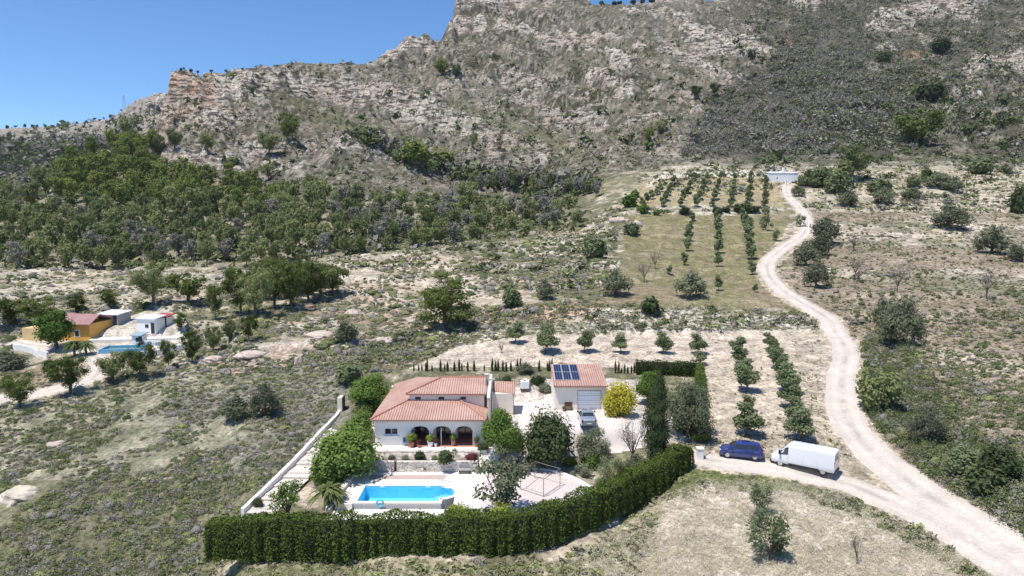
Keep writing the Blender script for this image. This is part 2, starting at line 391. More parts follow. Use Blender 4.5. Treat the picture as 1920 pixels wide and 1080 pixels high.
def zone(poly, zmax=1e9, zmin=0):
    return inpoly(PXJ, PYJ, poly) & (ZG < zmax) & (ZG > zmin)
def paint(m, c, t=1.0):
    global colr
    colr = np.where(m[..., None], mixc(colr, c, np.broadcast_to(np.asarray(t, float), XG.shape)), colr)
# left scrub: green-grey
Zl = zone([(-700, 760), (200, 720), (640, 640), (660, 780), (470, 960), (380, 1100), (-700, 1100)])
paint(Zl, (.26, .255, .175), .6 + .3 * sstep(.4, .6, nb))
paint(Zl, (.24, .215, .20), .55 * sstep(.55, .68, nd))
paint(Zl & (PYF > 900), C_OLIVE * .85, .8)
paint(zone([(-700, 505), (0, 505), (470, 500), (640, 480), (860, 465), (880, 490), (640, 520), (470, 560), (-100, 600), (-700, 620)], 260), C_SOIL, .45 * sstep(.35, .6, na))
# left farm yard
paint(inpoly(PXF, PYF, [(150, 622), (300, 575), (350, 598), (352, 652), (235, 668), (120, 655), (40, 650), (20, 640)]) & (ZG < 160), C_PALE, .8)
paint(zone([(0, 690), (110, 685), (150, 715), (0, 735)], 140), (.30, .24, .15), .8)
# right-hand dry scrub, pinkish
Zr = zone([(1500, 400), (2600, 380), (2600, 1100), (1990, 1060), (1640, 830), (1600, 640), (1470, 520)], 300)
paint(Zr, (.50, .41, .335), .5 * sstep(.4, .6, na))
paint(Zr, (.20, .19, .12), .6 * sstep(.48, .60, nb * .5 + fbm(XG / 5, YG / 5, 3, 131) * .5))
paint(Zr & (nd > .55), (.30, .22, .17), .5)
# plough land by the villa
Zf = zone([(760, 690), (860, 648), (1000, 628), (1380, 618), (1560, 618), (1600, 700), (1610, 800), (1640, 850), (1560, 880), (1310, 870), (1310, 690)], 130)
paint(Zf, (.60, .505, .41), .88)
paint(Zf & (PXF > 1490), C_DRY, .6 * sstep(.4, .55, na))
paint(Zf & (PYF > 815), C_DRY * .85, .6)
# near field of dry grass
Zn = zone([(1150, 1000), (1240, 930), (1330, 900), (1520, 905), (1680, 950), (1900, 1100), (1050, 1100)], 75)
paint(Zn, (.57, .505, .42), .9)
paint(Zn, (.66, .60, .52), .5 * sstep(.2, .9, np.sin((XG * .93 + YG * .36) * 2.1 + 3 * nb)))
paint(Zn & (na > .54), (.33, .29, .19), .5)
Zg2 = zone([(1180, 940), (1290, 868), (1500, 895), (1560, 930), (1330, 905), (1200, 960), (1150, 1010)], 75)
paint(Zg2, C_GREEN, .75)
Zs = zone([(1500, 905), (1700, 940), (1920, 1050), (1920, 1110), (1800, 1080), (1640, 980), (1500, 930)], 70)
paint(Zs, C_SCRUB, .6)
Zb = zone([(360, 1040), (620, 1040), (820, 1050), (1050, 1050), (1230, 930), (1240, 1100), (300, 1110)], 60)
paint(Zb, C_OLIVE * 1.3, .5 + .4 * sstep(.45, .6, nb))
paint(Zb & (nd > .52), C_SOIL * .8, .6)
# middle field, olive green turf
Zm = zone([(1175, 405), (1300, 398), (1490, 395), (1470, 440), (1425, 480), (1425, 515), (1500, 575), (1100, 580), (1160, 500)], 260, 120)
paint(Zm, (.24, .205, .115), .85)
paint(Zm & (na > .52), (.19, .19, .085), .5)
paint(Zm & (PYF > 520), (.30, .235, .17), .5 * sstep(.4, .6, nb))
# upper orchard
Zo = zone([(1150, 388), (1205, 342), (1240, 330), (1460, 328), (1468, 388)], 330, 220)
paint(Zo, (.36, .30, .18), .85)
paint(zone([(1150, 388), (1465, 388), (1465, 402), (1180, 404)], 260, 220), C_PALE, .55 * sstep(.45, .6, na))
paint(zone([(1205, 352), (1240, 328), (1330, 318), (1460, 318), (1460, 330), (1280, 330)], 340, 220), C_PALE, .7)
# bank below the mid field
paint(zone([(860, 600), (900, 575), (1100, 578), (1560, 590), (1560, 618), (1000, 625), (860, 622)], 135, 112), C_PALE * .9, .35 + .5 * sstep(.45, .6, na))
paint(zone([(880, 612), (900, 575), (1090, 565), (1090, 590), (960, 612)], 140, 112), C_ORANGE * 1.15, .55)
paint(zone([(640, 500), (800, 475), (860, 480), (860, 520), (760, 560), (650, 580)], 220), C_SOIL, .55)
paint(zone([(1400, 330), (1920, 300), (1920, 395), (1520, 400), (1480, 350)], 340, 230), C_SOIL, .35)
# mountain
band2 = fbm(q1 / 42, q2 / 150, 5, 141, .6)
mcol = mixc(np.broadcast_to(np.array((.19, .172, .128)), XG.shape + (3,)), np.array((.098, .092, .062)), sstep(.44, .56, band2 * .7 + nb * .3))
mcol = mixc(mcol, C_GREY * .85, sstep(.5, .62, blot) * .4)
speck = fbm(XG / 2.6, YG / 3.6, 3, 120, .75)
mcol = mixc(mcol, C_ROCK * .85, sstep(.55, .61, speck) * .7)
mcol = mcol * .90
mcol = mixc(mcol, C_ROCK, ROCK * sstep(.33, .48, speck + .05))
mcol = mixc(mcol, C_ROCK * np.array((1.28, 1.30, 1.33)), ROCK * sstep(.35, .75, XB) * sstep(.36, .46, speck))
mcol = mixc(mcol, C_PINK, ROCK * sstep(.5, .62, nd) * .6)
redh = np.exp(-(((PXG - 1712) / 16) ** 2 + ((PYF - 100) / 9) ** 2)) + .7 * np.exp(-(((PXG - 1480) / 24) ** 2 + ((PYF - 82) / 12) ** 2))
mcol = mixc(mcol, (.50, .30, .23), np.clip(redh, 0, 1) * (ZG > 400))
mcol = mixc(mcol, C_ORANGE, ROCK * peak * (PXG < 400) * sstep(.46, .6, na) * .9)
green_r = np.exp(-(((PXG - 1000) / 170) ** 2 + ((PYF - 265 - (PXG - 1000) * .35) / 30) ** 2)) * (ZG > 400)
mcol = mixc(mcol, (.17, .175, .10), np.clip(green_r * .7 * (1 - ROCK * .6), 0, 1))
gr2 = np.exp(-(((PXG - 620) / 130) ** 2 + ((PYF - 225 - (PXG - 620) * .4) / 16) ** 2)) * (ZG > 420)
mcol = mixc(mcol, (.17, .165, .10), np.clip(gr2, 0, 1) * .8)
mcol = mixc(mcol, (.15, .143, .125), BURNT * .6)
rr = sstep(1250, 1450, PXF)
mcol = mixc(mcol, (.105, .10, .082), rr * .85 * sstep(.36, .50, nb) * (1 - ROCK * .8))
mcol = mcol * np.array((.86, .85, .81))
far = (ZG > 600) & (PXF < 310)
mcol = mixc(mcol, (.07, .08, .065), far * sstep(.35, .5, na + (PYF - 285) / 300))
mcol = mixc(mcol, C_ROCK * .9, far * sstep(272, 262, PYF) * sstep(.35, .5, na) * .6)
MW = np.where(PXF > 1100, sstep(312, 345, ZG), np.where(PXF > 300, sstep(240, 330, ZG), sstep(300, 420, ZG)))
colr = mixc(colr, mcol, MW)
paint(FOREST, (.30, .26, .19), .75)
erode = 1 - np.abs(fbm(XG / 16, YG / 9, 4, 161, .55) - .5) * 2
paint(zone([(640, 500), (860, 470), (1150, 470), (1160, 590), (880, 640), (740, 690), (620, 690), (430, 700), (440, 640), (560, 560)], 240), (.50, .36, .27), .75 * sstep(.90, .97, erode))
paint(zone([(380, 690), (470, 650), (640, 620), (640, 650), (520, 690)], 130), (.55, .42, .35), .6 * sstep(.45, .56, na))
# track shoulders and yard
paint((RD > -9) & (RD < .5 + 2.0 * (na - .5)), C_SOIL * 1.05, .8)
ym = inpoly(PXF, PYF, [(1040, 868), (1330, 862), (1330, 700), (1195, 690), (740, 700), (640, 765), (640, 960), (900, 1000), (1180, 1000), (1240, 870)])
pm = pad_mask(XG, YG)
paint((pm > .4) & ym, (.66, .58, .52), .9)
paint(inpoly(PXF, PYF, [(1040, 870), (1220, 780), (1240, 880), (1130, 960)]) & (ZG < 78), (.28, .26, .16), .7 * sstep(.35, .55, na))
# fine mottling in the vertex colours
colr = colr * (0.80 + .40 * nc)[..., None]
colr = np.clip(colr, .02, .9)

def np_mesh(name, V, Fq, mats=(), midx=None, smooth=False, col=None, attr='tint', alpha=None):
    V = np.asarray(V, np.float32); Fq = np.asarray(Fq, np.int32)
    me = bpy.data.meshes.new(name)
    k = Fq.shape[1]
    me.vertices.add(len(V)); me.vertices.foreach_set('co', V.ravel())
    me.loops.add(Fq.size); me.loops.foreach_set('vertex_index', Fq.ravel())
    me.polygons.add(len(Fq))
    me.polygons.foreach_set('loop_start', np.arange(0, Fq.size, k, dtype=np.int32))
    me.polygons.foreach_set('loop_total', np.full(len(Fq), k, np.int32))
    for m in mats: me.materials.append(m)
    if midx is not None: me.polygons.foreach_set('material_index', np.asarray(midx, np.int32))
    if smooth: me.polygons.foreach_set('use_smooth', np.ones(len(Fq), bool))
    if col is not None:
        a = me.attributes.new(attr, 'FLOAT_COLOR', 'POINT')
        c4 = np.ones((len(V), 4), np.float32); c4[:, :3] = col
        if alpha is not None: c4[:, 3] = alpha
        a.data.foreach_set('color', c4.ravel())
    me.update(calc_edges=True)
    me.validate() if len(Fq) < 2000 else None
    return me

# ------------------------------------------------------------------ materials
def nodes(name):
    m = bpy.data.materials.new(name); m.use_nodes = True
    t = m.node_tree; b = t.nodes['Principled BSDF']
    return m, t, b
def N(t, kind, **kw):
    n = t.nodes.new(kind)
    for k, v in kw.items():
        if k in n.inputs.keys(): n.inputs[k].default_value = v
        else: setattr(n, k, v)
    return n

def mat_ground():
    m, t, b = nodes('hillside_soil')
    at = N(t, 'ShaderNodeAttribute', attribute_name='tint')
    ge = N(t, 'ShaderNodeNewGeometry')
    n1 = N(t, 'ShaderNodeTexNoise', Scale=2.2, Detail=6.0, Roughness=.7)
    n2 = N(t, 'ShaderNodeTexNoise', Scale=.45, Detail=5.0, Roughness=.65)
    vo = N(t, 'ShaderNodeTexVoronoi', Scale=1.3)
    for n in (n1, n2, vo): t.links.new(ge.outputs['Position'], n.inputs['Vector'])
    mr = N(t, 'ShaderNodeMapRange'); mr.inputs[1].default_value = .32; mr.inputs[2].default_value = .68; mr.inputs[3].default_value = .42; mr.inputs[4].default_value = 1.5
    t.links.new(n1.outputs['Fac'], mr.inputs[0])
    mr2 = N(t, 'ShaderNodeMapRange'); mr2.inputs[1].default_value = .3; mr2.inputs[2].default_value = .7; mr2.inputs[3].default_value = .58; mr2.inputs[4].default_value = 1.38
    t.links.new(n2.outputs['Fac'], mr2.inputs[0])
    mu = N(t, 'ShaderNodeMath', operation='MULTIPLY')
    t.links.new(mr.outputs[0], mu.inputs[0]); t.links.new(mr2.outputs[0], mu.inputs[1])
    vm = N(t, 'ShaderNodeVectorMath', operation='SCALE')
    t.links.new(at.outputs['Color'], vm.inputs[0]); t.links.new(mu.outputs[0], vm.inputs['Scale'])
    # bedded, cracked limestone where rock crops out
    mp = N(t, 'ShaderNodeMapping'); mp.inputs['Scale'].default_value = (.085, .11, .42); mp.inputs['Rotation'].default_value = (0, math.radians(9), 0)
    t.links.new(ge.outputs['Position'], mp.inputs[0])
    rk = N(t, 'ShaderNodeTexNoise', Scale=1.0, Detail=9.0, Roughness=.74); t.links.new(mp.outputs[0], rk.inputs['Vector'])
    rm = N(t, 'ShaderNodeMapRange'); rm.inputs[1].default_value = .455; rm.inputs[2].default_value = .515; rm.inputs[3].default_value = .26; rm.inputs[4].default_value = 1.25
    t.links.new(rk.outputs['Fac'], rm.inputs[0])
    rx = N(t, 'ShaderNodeMix', data_type='FLOAT'); rx.inputs[2].default_value = 1.0
    t.links.new(at.outputs['Alpha'], rx.inputs[0]); t.links.new(rm.outputs[0], rx.inputs[3])
    v2 = N(t, 'ShaderNodeVectorMath', operation='SCALE'); t.links.new(vm.outputs[0], v2.inputs[0]); t.links.new(rx.outputs[0], v2.inputs['Scale'])
    t.links.new(v2.outputs[0], b.inputs['Base Color'])
    b.inputs['Roughness'].default_value = .95
    b.inputs['Specular IOR Level'].default_value = .1
    bs = N(t, 'ShaderNodeBump', Distance=3.0); t.links.new(at.outputs['Alpha'], bs.inputs['Strength']); t.links.new(rk.outputs['Fac'], bs.inputs['Height'])
    bp = N(t, 'ShaderNodeBump', Strength=.9, Distance=.35); t.links.new(bs.outputs[0], bp.inputs['Normal'])
    t.links.new(n1.outputs['Fac'], bp.inputs['Height'])
    t.links.new(bp.outputs[0], b.inputs['Normal'])
    return m

def mk(name, color, rough=.7, var=.12, scale=3.0, bump=0.0, metal=0.0, spec=.5, second=None, coat=0.0):
    m, t, b = nodes(name)
    ge = N(t, 'ShaderNodeTexCoord')
    n1 = N(t, 'ShaderNodeTexNoise', Scale=scale, Detail=6.0, Roughness=.65)
    t.links.new(ge.outputs['Object'], n1.inputs['Vector'])
    mx = N(t, 'ShaderNodeMix', data_type='RGBA')
    c = np.array(color)
    a = np.clip(c * (1 - var), 0, 1) if second is None else np.array(color)
    d = np.clip(c * (1 + var), 0, 1) if second is None else np.array(second)
    mx.inputs[6].default_value = (*a, 1); mx.inputs[7].default_value = (*d, 1)
    mr = N(t, 'ShaderNodeMapRange'); mr.inputs[1].default_value = .35; mr.inputs[2].default_value = .65
    t.links.new(n1.outputs['Fac'], mr.inputs[0]); t.links.new(mr.outputs[0], mx.inputs[0])
    t.links.new(mx.outputs[2], b.inputs['Base Color'])
    b.inputs['Roughness'].default_value = rough; b.inputs['Metallic'].default_value = metal
    b.inputs['Specular IOR Level'].default_value = spec
    b.inputs['Coat Weight'].default_value = coat
    if bump:
        bp = N(t, 'ShaderNodeBump', Strength=bump, Distance=.05)
        t.links.new(n1.outputs['Fac'], bp.inputs['Height']); t.links.new(bp.outputs[0], b.inputs['Normal'])
    return m

def mat_leaf(name, c1, c2, attr=False, trans=.35, nscale=.9):
    m, t, b = nodes(name)
    t.nodes.remove(b)
    out = t.nodes['Material Output']
    ge = N(t, 'ShaderNodeNewGeometry'); oi = N(t, 'ShaderNodeObjectInfo')
    n1 = N(t, 'ShaderNodeTexNoise', Scale=nscale, Detail=3.0)
    t.links.new(ge.outputs['Position'], n1.inputs['Vector'])
    ad = N(t, 'ShaderNodeMath', operation='ADD'); t.links.new(n1.outputs['Fac'], ad.inputs[0]); t.links.new(oi.outputs['Random'], ad.inputs[1])
    mr = N(t, 'ShaderNodeMapRange'); mr.inputs[1].default_value = .45; mr.inputs[2].default_value = 1.5
    t.links.new(ad.outputs[0], mr.inputs[0])
    if attr:
        at = N(t, 'ShaderNodeAttribute', attribute_name='tint'); colout = at.outputs['Color']
    else:
        mx = N(t, 'ShaderNodeMix', data_type='RGBA')
        mx.inputs[6].default_value = (*c1, 1); mx.inputs[7].default_value = (*c2, 1)
        t.links.new(mr.outputs[0], mx.inputs[0]); colout = mx.outputs[2]
    df = N(t, 'ShaderNodeBsdfDiffuse'); tr = N(t, 'ShaderNodeBsdfTranslucent'); ms = N(t, 'ShaderNodeMixShader')
    ms.inputs[0].default_value = trans
    t.links.new(colout, df.inputs[0]); t.links.new(colout, tr.inputs[0])
    t.links.new(df.outputs[0], ms.inputs[1]); t.links.new(tr.outputs[0], ms.inputs[2])
    t.links.new(ms.outputs[0], out.inputs[0])
    return m

M_GROUND = mat_ground()

# ------------------------------------------------------------------ tagging
def tag(o, label=None, cat=None, group=None, kind=None):
    if label: o['label'] = label
    if cat: o['category'] = cat
    if group: o['group'] = group
    if kind: o['kind'] = kind
    return o
def link(o): COL.objects.link(o); return o
def ob(name, me, parent=None, loc=(0, 0, 0)):
    o = bpy.data.objects.new(name, me); link(o)
    o.location = loc
    if parent: o.parent = parent
    return o

idx = np.arange(NX * NZ).reshape(NX, NZ)
fq = np.stack([idx[:-1, :-1], idx[1:, :-1], idx[1:, 1:], idx[:-1, 1:]], -1).reshape(-1, 4)
V = np.stack([XG, YG, ZW], -1).reshape(-1, 3)
tag(ob('hillside', np_mesh('hillside', V, fq, [M_GROUND], smooth=True, col=colr.reshape(-1, 3), alpha=np.clip(MW * (.14 + .9 * ROCK), 0, 1).ravel())), kind='structure')
# ------------------------------------------------------------------ plant shapes
rng = np.random.default_rng(11)
def leaves(C, Nrm, size, r, asp=.6, jitter=.35):
    """quads centred at C, facing roughly Nrm"""
    n = len(C)
    nr = Nrm + r.normal(0, jitter, (n, 3)); nr /= np.linalg.norm(nr, axis=1, keepdims=True) + 1e-9
    t = np.cross(nr, r.normal(0, 1, (n, 3))); t /= np.linalg.norm(t, axis=1, keepdims=True) + 1e-9
    b = np.cross(nr, t)
    s = (size * r.uniform(.6, 1.4, n))[:, None]
    V = np.stack([C - t * s, C - b * s * asp, C + t * s, C + b * s * asp], 1).reshape(-1, 3)
    return V, np.arange(4 * n).reshape(-1, 4)

def blob_leaves(blobs, n, size, r, shell=.45, asp=.6, jitter=.5):
    B = np.array(blobs, float)
    vol = (B[:, 3] * B[:, 4] * B[:, 5]) ** .75
    pick = r.choice(len(B), n, p=vol / vol.sum())
    d = r.normal(0, 1, (n, 3)); d /= np.linalg.norm(d, axis=1, keepdims=True)
    rad = (shell + (1 - shell) * r.uniform(0, 1, n) ** .5)[:, None] * (1 + .16 * np.clip(r.normal(0, 1, n), -1.2, 1.0))[:, None]
    C = B[pick, :3] + d * rad * B[pick, 3:]
    return leaves(C, d + np.array([0, 0, .6]), size, r, asp, jitter)

def tube(P, R, k=5):
    P = np.array(P, float); V = []; Fc = []
    for i, p in enumerate(P):
        d = P[min(i + 1, len(P) - 1)] - P[max(i - 1, 0)]
        d /= np.linalg.norm(d) + 1e-9
        a = np.cross(d, [0, 0, 1.0]) if abs(d[2]) < .95 else np.cross(d, [1.0, 0, 0])
        a /= np.linalg.norm(a); b = np.cross(d, a)
        for j in range(k):
            t = 2 * math.pi * j / k
            V.append(p + (a * math.cos(t) + b * math.sin(t)) * R[i])
    for i in range(len(P) - 1):
        for j in range(k):
            Fc.append((i * k + j, i * k + (j + 1) % k, (i + 1) * k + (j + 1) % k, (i + 1) * k + j))
    return np.array(V), np.array(Fc)

def join(parts):
    Vs, Fs, o = [], [], 0
    for V, Fq in parts:
        Vs.append(V); Fs.append(Fq + o); o += len(V)
    return np.vstack(Vs), np.vstack(Fs)

def ball(c, rad, k=6, l=4):
    V = []; Fc = []
    for i in range(l + 1):
        th = math.pi * (i + .001) / (l + .002)
        for j in range(k):
            ph = 2 * math.pi * j / k
            V.append((c[0] + rad[0] * math.sin(th) * math.cos(ph), c[1] + rad[1] * math.sin(th) * math.sin(ph), max(.01, c[2] + rad[2] * math.cos(th))))
    for i in range(l):
        for j in range(k): Fc.append((i * k + j, (i + 1) * k + j, (i + 1) * k + (j + 1) % k, i * k + (j + 1) % k))
    return np.array(V), np.array(Fc)

def limbs(blobs, r, trunk_h, r0, lean=.04, k=5, frac=.7):
    out = []
    top = np.array([r.normal(0, lean), r.normal(0, lean), trunk_h])
    out.append(tube([(0, 0, -.04), top * .5 + r.normal(0, lean * .4, 3) * [1, 1, 0], top], [r0 * 1.25, r0, r0 * .8], k + 1))
    for b in blobs:
        e = np.array(b[:3]); m = (top + e) / 2 + r.normal(0, .03, 3)
        out.append(tube([top, m, top + (e - top) * 1.0], [r0 * .6, r0 * .38, r0 * .12], k - 1))
    return join(out)

def shape(kind, seed, detail):
    """crown (V, F) and trunk (V, F), height 1, crown width 1"""
    r = np.random.default_rng(seed)
    L = {'fine': 2.6, 'near': 1.0, 'mid': .45, 'far': .16}[detail]
    lf = {'fine': .78, 'near': 1.15, 'mid': 1.9, 'far': 3.3}[detail]
    tr = None
    if kind == 'round':
        bl = [(0, 0, .52, .33, .33, .36)] + [(.27 * math.cos(a), .27 * math.sin(a), .45 + .25 * r.uniform(-1, 1), .2, .2, .2) for a in r.uniform(0, 6.3, 9)] + [(.12 * math.cos(a), .12 * math.sin(a), .82, .16, .16, .15) for a in r.uniform(0, 6.3, 4)]
        cr = blob_leaves(bl, int(3400 * L), .026 * lf, r); tr = limbs(bl[1:6], r, .22, .035)
    elif kind == 'bush':
        bl = [(.3 * math.cos(a) * q, .3 * math.sin(a) * q, .38 + .12 * r.uniform(-1, 1), .24, .24, .36) for a, q in zip(r.uniform(0, 6.3, 9), r.uniform(.2, 1, 9))] + [(0, 0, .55, .3, .3, .4)]
        cr = blob_leaves(bl, int(2000 * L), .034 * lf, r); tr = limbs(bl[:4], r, .12, .02)
    elif kind == 'olive':
        bl = [(.3 * math.cos(a), .3 * math.sin(a), .42 + .2 * r.uniform(-1, 1), .21, .21, .24) for a in np.arange(7) * .9 + r.uniform(0, .5, 7)] + [(.1, 0, .78, .22, .22, .18), (-.1, .05, .6, .25, .25, .25)]
        cr = blob_leaves(bl, int(2600 * L), .028 * lf, r, .3, .4, .9); tr = limbs(bl[:6], r, .15, .045)
    elif kind == 'pine':
        bl = []
        for i in range(18):
            h = r.uniform(.26, .93); w_ = .36 * math.sin(math.pi * min(1, (1.08 - h) / .8)) + .03
            a = r.uniform(0, 6.3)
            bl.append((w_ * math.cos(a), w_ * math.sin(a), h, .21, .21, .12 + .03 * r.uniform()))
        bl.append((0, 0, .62, .24, .24, .3)); bl.append((0, 0, .92, .12, .12, .1))
        cr = blob_leaves(bl, int(4000 * L), .023 * lf, r, .25, .35, .8); tr = join([limbs(bl[:9], r, .45, .026), tube([(0, 0, -.04), (.01, 0, .3), (0, 0, .7)], [.03, .024, .012], 5)])
    elif kind == 'fullpine':
        bl = [(0, 0, .5, .3, .3, .45)]
        for i in range(20):
            h = r.uniform(.1, .95); w_ = .40 * (1.02 - h) ** .55
            a = r.uniform(0, 6.3); bl.append((w_ * math.cos(a), w_ * math.sin(a), h, .15, .15, .09))
        cr = blob_leaves(bl, int(4600 * L), .022 * lf, r, .3, .35, .8); tr = limbs(bl[1:7], r, .3, .03)
    elif kind == 'cypress':
        bl = []
        for i in range(30):
            h = .04 + .90 * (i + r.uniform(0, 1)) / 30; w_ = .30 * min(1, (1.04 - h) * 1.9) ** .8 * (.8 + .2 * min(1, h * 4))
            a = r.uniform(0, 6.3); bl.append((w_ * .32 * math.cos(a), w_ * .32 * math.sin(a), h, w_ * .95, w_ * .95, .09))
        cr = blob_leaves(bl, int(5200 * L), .02 * lf, r, .6, .4, .5)
        cr[0][:, 2] = np.where(cr[0][:, 2] < 0.01, .01, cr[0][:, 2])
        tr = tube([(0, 0, -.02), (0, 0, .5)], [.05, .03], 5)
    elif kind == 'cone':
        bl = []
        for i in range(22):
            h = r.uniform(.04, .92); w_ = .46 * (1.0 - h) ** .8
            a = r.uniform(0, 6.3); bl.append((w_ * .5 * math.cos(a), w_ * .5 * math.sin(a), h, w_ * .6 + .03, w_ * .6 + .03, .1))
        cr = blob_leaves(bl, int(2600 * L), .026 * lf, r, .6, .4, .5); tr = tube([(0, 0, -.02), (0, 0, .5)], [.05, .03], 5)
    elif kind == 'sapling':
        bl = [(.22 * math.cos(a) * q, .22 * math.sin(a) * q, h, .19, .19, .15) for a, q, h in zip(r.uniform(0, 6.3, 8), r.uniform(.3, 1.2, 8), r.uniform(.30, .9, 8))] + [(0, 0, .5, .24, .24, .26)]
        cr = blob_leaves(bl, int(2000 * L), .036 * lf, r, .3, .55, .8); tr = limbs(bl, r, .2, .022)
    elif kind == 'fig':
        bl = [(.33 * math.cos(a) * q, .33 * math.sin(a) * q, h, .17, .17, .14) for a, q, h in zip(r.uniform(0, 6.3, 16), r.uniform(.2, 1.2, 16), r.uniform(.3, .92, 16))]
        cr = blob_leaves(bl, int(620 * L), .036 * lf, r, .2, .75, 1.0); tr = limbs(bl, r, .16, .03)
    elif kind == 'wild':
        bl = [(.35 * math.cos(a) * q, .35 * math.sin(a) * q, h, .15, .15, .2) for a, q, h in zip(r.uniform(0, 6.3, 14), r.uniform(.1, 1.1, 14), r.uniform(.2, .85, 14))]
        cr = blob_leaves(bl, int(1500 * L), .034 * lf, r, .1, .35, 1.0); tr = limbs(bl, r, .1, .018)
    elif kind == 'bare':
        P = []
        tips = []
        P.append(tube([(0, 0, -.03), (.01, 0, .15), (0, .02, .3)], [.03, .024, .018], 5))
        for i in range(11):
            a = r.uniform(0, 6.3); s = np.array([0, .02 * r.uniform(), r.uniform(.15, .32)])
            e = np.array([.34 * math.cos(a), .34 * math.sin(a), r.uniform(.55, .85)])
            m = (s + e) / 2 + np.array([0, 0, .05]); P.append(tube([s, m, e], [.014, .009, .005], 4))
            for j in range(6):
                q = m + (e - m) * r.uniform(0, 1); t = q + r.normal(0, .12, 3) + np.array([0, 0, .13])
                P.append(tube([q, (q + t) / 2, t], [.006, .004, .002], 3)); tips.append(t)
        tr = join(P)
        tips = np.array(tips); n = max(60, int(420 * L))
        C = tips[r.integers(0, len(tips), n)] + r.normal(0, .045, (n, 3))
        cr = leaves(C, r.normal(0, 1, (n, 3)), .022 * lf, r, .3, .9)
    elif kind == 'palm':
        parts = []
        for i in range(64):
            a = r.uniform(0, 6.3); el = r.uniform(-.1, 1.35); ln = r.uniform(.42, .56)
            base = np.array([0, 0, .42]); d = np.array([math.cos(a), math.sin(a), 0])
            prev = None; q = 7
            for s in range(q):
                t = s / (q - 1)
                p = base + d * ln * t * math.cos(el) + np.array([0, 0, 1]) * (ln * t * math.sin(el) - .34 * t * t)
                side = np.cross(d, [0, 0, 1.0]) * (.042 * math.sin(math.pi * min(1, t * .85 + .12)))
                if prev is not None:
                    for sg in (-1, 1):
                        parts.append((np.array([prev[0], prev[0] + sg * prev[1] - [0, 0, .02], p + sg * side - [0, 0, .02], p]), np.array([[0, 1, 2, 3]])))
                prev = (p, side)
        cr = join(parts)
        tr = tube([(0, 0, -.03), (.01, 0, .2), (0, 0, .44)], [.06, .045, .06], 7)
    elif kind == 'agave':
        parts = []
        for i in range(22):
            a = r.uniform(0, 6.3); el = r.uniform(.2, 1.4); d = np.array([math.cos(a) * math.cos(el), math.sin(a) * math.cos(el), math.sin(el)])
            side = np.cross(d, [0, 0, 1.0]); side /= np.linalg.norm(side) + 1e-6
            e = d * .55 * r.uniform(.8, 1.2); m = e * .5
            parts.append((np.array([side * .04, m + side * .06, e, m - side * .06]) + [0, 0, .05], np.array([[0, 1, 2, 3]])))
        cr = join(parts); V_ = cr[0]; V_[:, 2] *= 1.5; cr = (V_, cr[1])
        tr = tube([(0, 0, -.05), (0, 0, .1)], [.06, .04], 5)
    if kind in ('round', 'bush', 'cypress', 'cone', 'fullpine', 'pine', 'olive') :
        q = .62 if kind in ('round', 'bush', 'cypress', 'cone') else .45
        cr = join([cr] + [ball(b[:3], [b[3] * q, b[4] * q, b[5] * q]) for b in bl])
    rr_ = np.percentile(np.hypot(cr[0][:, 0], cr[0][:, 1]), 96); zz_ = np.percentile(cr[0][:, 2], 99.6)
    sc_ = np.array([.5 / rr_, .5 / rr_, 1 / zz_])
    if kind not in ('palm', 'agave'):
        cr = (cr[0] * sc_, cr[1]); tr = (tr[0] * sc_, tr[1])
    return cr, tr

M_BARK = mk('bark', (.13, .10, .075), .9, .3, 12)
LEAF = {
 'green': mat_leaf('leaf_bright_green', (.11, .18, .040), (.20, .28, .075), nscale=1.6),
 'laurel': mat_leaf('leaf_laurel', (.10, .17, .040), (.19, .27, .075)),
 'fruit': mat_leaf('leaf_fruit_tree', (.15, .185, .095), (.27, .31, .165)),
 'dark': mat_leaf('leaf_carob', (.060, .085, .038), (.11, .14, .065)),
 'pine': mat_leaf('needle_pine', (.13, .165, .050), (.27, .31, .09)),
 'clumppine': mat_leaf('needle_yard_pine', (.080, .110, .036), (.17, .205, .065)),
 'farpine': mat_leaf('needle_hillside_pine', (.15, .18, .082), (.30, .33, .14)),
 'greypine': mat_leaf('needle_dry_pine', (.22, .215, .17), (.34, .33, .26)),
 'olive': mat_leaf('leaf_olive', (.15, .17, .10), (.26, .28, .18)),
 'greyolive': mat_leaf('leaf_grey_carob', (.12, .135, .085), (.20, .21, .14)),
 'yellow': mat_leaf('leaf_yellow_blossom', (.34, .33, .04), (.56, .50, .08)),
 'cypress': mat_leaf('leaf_cypress', (.040, .058, .026), (.080, .10, .045), trans=.12),
 'hedge': mat_leaf('leaf_hedge', (.038, .065, .016), (.13, .18, .04), nscale=.5, trans=.15),
 'lime': mat_leaf('leaf_yellow_green', (.21, .27, .05), (.34, .38, .08)),
 'twig': mat_leaf('grey_twig', (.26, .22, .21), (.40, .35, .34)),
 'palm': mat_leaf('palm_frond', (.14, .18, .06), (.24, .27, .11)),
 'agave': mat_leaf('agave_leaf', (.19, .23, .16), (.30, .33, .24)),
 'red': mat_leaf('dark_red_leaf', (.15, .045, .055), (.22, .07, .08)),
}
_sh = {}
def crown_mesh(kind, seed, detail, mat):
    k = (kind, seed, detail)
    if k not in _sh: _sh[k] = shape(*k)
    kk = k + (mat,)
    if kk not in _sh:
        cr, tr = _sh[k]
        a = np_mesh(kind + '_crown', cr[0], cr[1], [LEAF[mat]])
        t = np_mesh('trunk', tr[0], tr[1], [M_BARK])
        V, Fq = join([cr, tr])
        mi = np.zeros(len(Fq), int); mi[len(cr[1]):] = 1
        _sh[kk] = (a, t, (V, Fq, mi))
    return _sh[kk]
_one = {}
